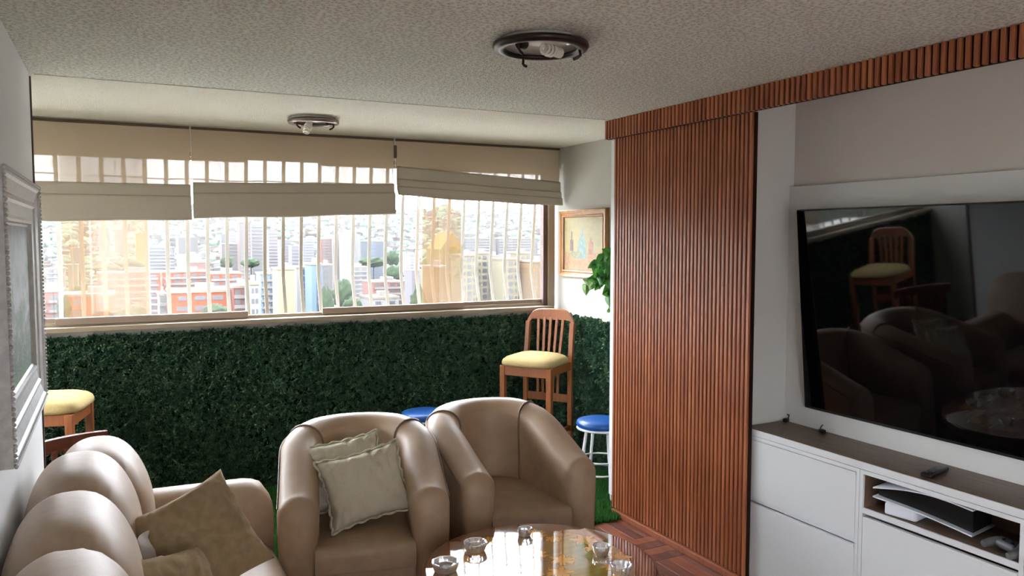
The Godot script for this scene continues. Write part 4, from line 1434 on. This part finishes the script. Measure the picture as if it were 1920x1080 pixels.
# ------------------------------------------------------------------ ceiling lamps, unlit and without their glass
func ceiling_lamp(at: Vector3, R: float, ring_mat: Material, label: String, hang: bool):
	var t := thing("ceiling_lamp", label, "ceiling lamp", at, 0, "round ceiling fittings")
	var m := MB.new()
	m.lathe(PackedVector2Array([Vector2(0, -0.001), Vector2(R * 0.86, -0.001), Vector2(R * 0.86, -0.020), Vector2(R * 0.80, -0.022), Vector2(R * 0.72, -0.012), Vector2(0, -0.012)]), 48)
	put("reflector", m, M.reflector, t)
	m = MB.new()
	m.lathe(PackedVector2Array([Vector2(R * 0.85, -0.010), Vector2(R * 0.99, -0.016), Vector2(R, -0.026), Vector2(R * 0.96, -0.036), Vector2(R * 0.86, -0.040), Vector2(R * 0.76, -0.036), Vector2(R * 0.73, -0.026), Vector2(R * 0.80, -0.022)]), 56)
	put("ring", m, ring_mat, t)
	for k in 3:
		var w := TAU * k / 3.0 + 0.55
		var d := Vector3(cos(w), 0, sin(w)) * R * 0.80
		var i := -d.normalized()
		m = MB.new()
		m.tube(PackedVector3Array([d + Vector3(0, -0.034, 0), d + Vector3(0, -0.056, 0) - i * 0.004, d + Vector3(0, -0.064, 0) + i * 0.006, d + Vector3(0, -0.070, 0) + i * 0.022]), 0.0055, 6)
		put("clip", m, M.bronze, t)
	for k in 2:
		var dir := Vector3(-1, 0, 0.35).normalized() if k == 0 else Vector3(1, 0, -0.3).normalized()
		if hang:
			dir = Vector3(-0.35, -0.75, 0.5).normalized() if k == 0 else Vector3(1, 0, -0.2).normalized()
		var b := Basis.looking_at(dir, Vector3.UP)
		var o := Vector3(-dir.x * R * 0.62, -0.028, -dir.z * R * 0.62) if not hang else Vector3(-0.02 if k == 0 else 0.08, -0.022, 0)
		m = MB.new()
		var ring := []
		for q in [[0.0, 0.019], [0.028, 0.019], [0.034, 0.014]]:
			var line := PackedVector3Array()
			for j in 16:
				line.append(o + dir * q[0] + b * Vector3(cos(TAU * j / 16) * q[1], sin(TAU * j / 16) * q[1], 0))
			ring.append(line)
		m.rows(ring, false, true)
		m.cap(ring[0], true)
		m.cap(ring[2])
		put("socket", m, M.socket if k == 0 else M.bronze, t)
		if k == 0:
			# spiral bulb
			var pts := PackedVector3Array()
			for j in 60:
				var w := j / 59.0 * TAU * 3.5
				var rr := 0.020 * (1.0 - 0.35 * pow(j / 59.0, 4.0))
				pts.append(o + dir * (0.038 + j / 59.0 * 0.058) + b * Vector3(cos(w) * rr, sin(w) * rr, 0))
			m = MB.new()
			m.tube(pts, 0.0048, 7)
			put("spiral_bulb", m, M.bulb_glass, t)

# ------------------------------------------------------------------ the city outside
func ground_height(x: float, z: float, nz: FastNoiseLite) -> float:
	var d := -z
	var y := -70.0
	y += 72.0 * smoothstep(900.0, 2600.0, d)
	var s := x / maxf(d, 1.0)
	var ridge := 150.0
	for q in [[-0.30, 260.0, 0.10], [-0.07, 200.0, 0.09], [0.05, 170.0, 0.06], [0.288, 215.0, 0.05], [0.40, 200.0, 0.03], [0.55, 190.0, 0.10]]:
		ridge = maxf(ridge, q[1] * exp(-pow((s - q[0]) / q[2], 2.0)))
	y += (ridge - 2.0) * smoothstep(2400.0, 5200.0, d) * (1.0 + 0.25 * nz.get_noise_2d(x * 0.02, z * 0.02)) + 26.0 * nz.get_noise_2d(x * 0.05, z * 0.05) * smoothstep(1500.0, 2600.0, d)
	return y

func building(b: Array):
	var x0: float = b[1]
	var x1: float = b[2]
	var top: float = b[3]
	var z: float = b[4]
	var dep: float = b[5]
	var style: String = b[7]
	var base := -72.0
	var t := thing(b[0], b[8], "building", Vector3((x0 + x1) / 2, base, z))
	var w := x1 - x0
	var hh := top - base
	var wall: Material = M["wall_" + b[6]]
	unit("wall", Vector3(0, hh / 2, -dep / 2), Vector3(w, hh, dep), wall, t)
	unit("roof", Vector3(0, hh + 0.4, -dep / 2), Vector3(w + 0.6, 0.8, dep + 0.6), M.city_roof if style != "gable" else wall, t)
	unit("roof_hut", Vector3(w * 0.12, hh + 1.7, -dep * 0.5), Vector3(w * 0.3, 1.9, dep * 0.4), M.city_band, t)
	var fl := 3.2
	var low := 1.7 - 0.115 * -z - base
	var far := -z > 900
	if far:
		fl = 4.6
	var y := hh - fl * 0.55
	var row := 0
	while y > maxf(low, 3.0) and row < 22:
		if style == "ribbon":
			unit("balcony_band", Vector3(0, y - fl * 0.32, 0.35), Vector3(w * 0.94, fl * 0.34, 0.7), M.city_band, t)
			if far:
				unit("window_row", Vector3(0, y + fl * 0.12, 0.06), Vector3(w * 0.90, fl * 0.40, 0.12), M.city_window, t)
			else:
				var n := maxi(2, int(w / 4.2))
				for k in n:
					unit("window", Vector3((k + 0.5) / n * w * 0.92 - w * 0.46, y + fl * 0.12, 0.06), Vector3(w * 0.92 / n * 0.66, fl * 0.46, 0.12), M.city_window, t)
		elif style == "punched" or style == "balcony":
			var n := maxi(2, int(w / 5.0))
			for k in n:
				var wide := 0.62 if (k + row) % 3 else 0.42
				unit("window", Vector3((k + 0.5) / n * w * 0.9 - w * 0.45, y, 0.06), Vector3(w * 0.9 / n * wide, fl * 0.44, 0.12), M.city_window, t)
				if style == "balcony":
					unit("balcony_band", Vector3((k + 0.5) / n * w * 0.9 - w * 0.45, y - fl * 0.40, 0.4), Vector3(w * 0.9 / n * 0.8, fl * 0.3, 0.8), M.city_band, t)
		elif style == "stripe":
			unit("window", Vector3(0, y, 0.06), Vector3(w * 0.26, fl * 0.6, 0.12), M.city_blue if b[6] in ["grey", "bluegrey"] else M.city_window, t)
			if w > 7.0 and not far:
				for s in [-1.0, 1.0]:
					unit("window", Vector3(s * w * 0.34, y, 0.06), Vector3(w * 0.12, fl * 0.4, 0.12), M.city_window, t)
		elif style == "glass":
			unit("window_row", Vector3(w * 0.2, y, 0.06), Vector3(w * 0.52, fl * 0.8, 0.12), M.city_blue, t)
		elif style == "plate":
			unit("floor_line", Vector3(0, y, 0.05), Vector3(w * 0.96, 0.3, 0.1), M.city_roof, t)
			unit("floor_line", Vector3(-w / 2 - 0.02, y, -dep / 2), Vector3(0.1, 0.3, dep * 0.96), M.city_roof, t)
		y -= fl
		row += 1
	if style == "gable":
		var m := MB.new()
		m.smooth(false)
		var a := Vector3(-w * 0.5, hh + 0.8, 0.2)
		var c := Vector3(w * 0.55, hh + 0.8, 0.2)
		var p := Vector3(0, hh + 9.5, 0.2)
		var d := Vector3(0, 0, -dep)
		m.tri(a, c, p); m.tri(a + d, p + d, c + d)
		m.quad(a, p, p + d, a + d); m.quad(c, c + d, p + d, p)
		put("pitched_roof", m, M.wall_yellow, t)

func build_city():
	var nz := noise(FastNoiseLite.TYPE_SIMPLEX_SMOOTH, 0.1, 4, 101)
	var r := []
	var zs := [-60.0, -500.0, -900.0]
	for i in 40:
		zs.append(-900.0 - 4700.0 * pow((i + 1) / 40.0, 1.0))
	for z in zs:
		var line := PackedVector3Array()
		for j in 90:
			var x := lerpf(-0.85, 1.15, j / 89.0) * maxf(-z, 900.0)
			line.append(Vector3(x, ground_height(x, z, nz), z))
		r.append(line)
	var m := MB.new()
	m.rows(r)
	struct("ground_outside", m, M.hill_green)
	for b in CITY:
		building(b)
	for q in TREES:
		var t := thing("city_tree", q[5], "tree", Vector3(q[0], -72, q[2]))
		var w: float = q[3]
		var h: float = q[4]
		var top: float = q[1] + h / 2 + 72
		var nn := noise(FastNoiseLite.TYPE_SIMPLEX_SMOOTH, 0.35, 3, int(absf(q[0]) * 10))
		var rr := []
		for i in 15:
			var a := PI * i / 14.0
			var line := PackedVector3Array()
			for j in 26:
				var c := TAU * j / 26.0
				var d := Vector3(sin(a) * cos(c), cos(a), sin(a) * sin(c))
				var k := 1.0 + 0.55 * nn.get_noise_3d(d.x * 5, d.y * 5, d.z * 5)
				line.append(Vector3(d.x * w / 2 * k, top - h * 0.6 + d.y * h * 0.62 * k, d.z * w / 2 * k))
			rr.append(line)
		m = MB.new()
		m.rows(rr, false, true)
		put("crown", m, M.tree_green, t)
		m = MB.new()
		m.tube(PackedVector3Array([Vector3.ZERO, Vector3(0.3, top - h * 0.8, 0)]), 0.8, 8, false, 0.4)
		put("trunk", m, M.tree_trunk, t)
	# countless small houses and trees over valley and slopes
	rng.seed = 61
	var xs := []
	var cs := []
	var pal := [Color(0.55, 0.5, 0.46), Color(0.62, 0.58, 0.55), Color(0.5, 0.3, 0.22), Color(0.42, 0.36, 0.3), Color(0.6, 0.48, 0.36), Color(0.7, 0.68, 0.66)]
	for i in 16000:
		var d := 420.0 + 4200.0 * pow(rng.randf(), 1.25)
		var x := rng.randf_range(-0.35, 0.75) * d
		var s := 6.0 + d * 0.0045
		var y := ground_height(x, -d, nz)
		var hb := s * rng.randf_range(0.5, 1.3)
		xs.append(Transform3D(Basis(Vector3.UP, rng.randf() * TAU).scaled_local(Vector3(s * rng.randf_range(0.7, 1.6), hb, s)), Vector3(x, y + hb * 0.3, -d)))
		var c: Color = pal[rng.randi_range(0, 5)]
		cs.append(c * rng.randf_range(0.03, 0.075))
	var o := field(unit_box, xs, cs, M.small_house)
	o.name = "hillside_houses"
	o.set_meta("label", "countless small houses crowding the valley and hillsides")
	o.set_meta("category", "houses")
	add_child(o)
	xs = []
	cs = []
	for i in 9000:
		var d := 380.0 + 4600.0 * pow(rng.randf(), 1.1)
		var x := rng.randf_range(-0.35, 0.75) * d
		var s := (7.0 + d * 0.005) * rng.randf_range(0.7, 1.4)
		xs.append(Transform3D(Basis(Vector3.UP, rng.randf() * TAU).scaled_local(Vector3(s, s * 0.8, s)), Vector3(x, ground_height(x, -d, nz) + s * 0.3, -d)))
		cs.append(Color(0.015, 0.032, 0.02).lerp(Color(0.038, 0.058, 0.034), rng.randf()))
	var sp := SphereMesh.new()
	sp.radius = 0.6
	sp.height = 1.2
	sp.radial_segments = 8
	sp.rings = 5
	o = field(sp, xs, cs, M.small_house)
	o.name = "hillside_trees"
	o.set_meta("label", "countless dark trees scattered among the far houses")
	o.set_meta("category", "trees")
	add_child(o)
	# haze over the valley
	var f := FogVolume.new()
	f.name = "haze"
	f.shape = RenderingServer.FOG_VOLUME_SHAPE_BOX
	f.size = Vector3(11000, 900, 5600)
	f.position = Vector3(800, 350, -2950)
	var fm := FogMaterial.new()
	fm.density = 0.00001
	fm.albedo = rgb(240, 244, 250)
	f.material = fm
	f.set_meta("kind", "stuff")
	add_child(f)

func _ready():
	unit_box = BoxMesh.new()
	setup_view()
	make_materials()
	build_room()
	build_slats()
	build_window()
	build_blinds()
	build_green()
	tub_chair(Vector3(0.985, 0, -3.50), -0.22, "tan leather tub armchair holding two pale pillows")
	tub_chair(Vector3(1.725, 0, -3.545), 0.0, "empty tan leather tub armchair beside the wood slat panel")
	pillow("throw_pillow", "pale linen pillow with scalloped edge, front one in the armchair", 0.37, 0.31, 0.12, M.linen, leaning(Vector3(0.965, 0.60, -3.36), -0.16, -0.36, 0.20), 0.012, 11)
	pillow("throw_pillow", "pale linen pillow with scalloped edge, tucked behind the front one in the armchair", 0.37, 0.31, 0.11, M.linen, leaning(Vector3(0.90, 0.63, -3.49), -0.2, -0.42, 0.16), 0.012, 12)
	build_sofa()
	build_table()
	build_media()
	tall_chair(Vector3(2.745, 0.006, -5.04), -0.95, "tall honey wood chair with yellow seat in the corner by the side hedge")
	tall_chair(Vector3(-0.365, 0.006, -4.90), 1.35, "tall honey wood chair with yellow seat half hidden by the left wall")
	stool(Vector3(2.80, 0.006, -4.27), 0.3, "blue topped white stool beside the wood slat panel")
	stool(Vector3(1.86, 0.006, -5.02), 0.8, "blue topped white stool peeking out between the two armchairs")
	low_chair()
	build_pictures()
	build_ivy()
	ceiling_lamp(Vector3(1.375, H, -2.50), 0.172, M.bronze, "dark bronze ceiling lamp ring without its glass, near the viewer", false)
	ceiling_lamp(Vector3(1.065, H, -4.70), 0.148, M.pewter, "pale metal ceiling lamp ring with hanging spiral bulb near the blinds", true)
	build_city()
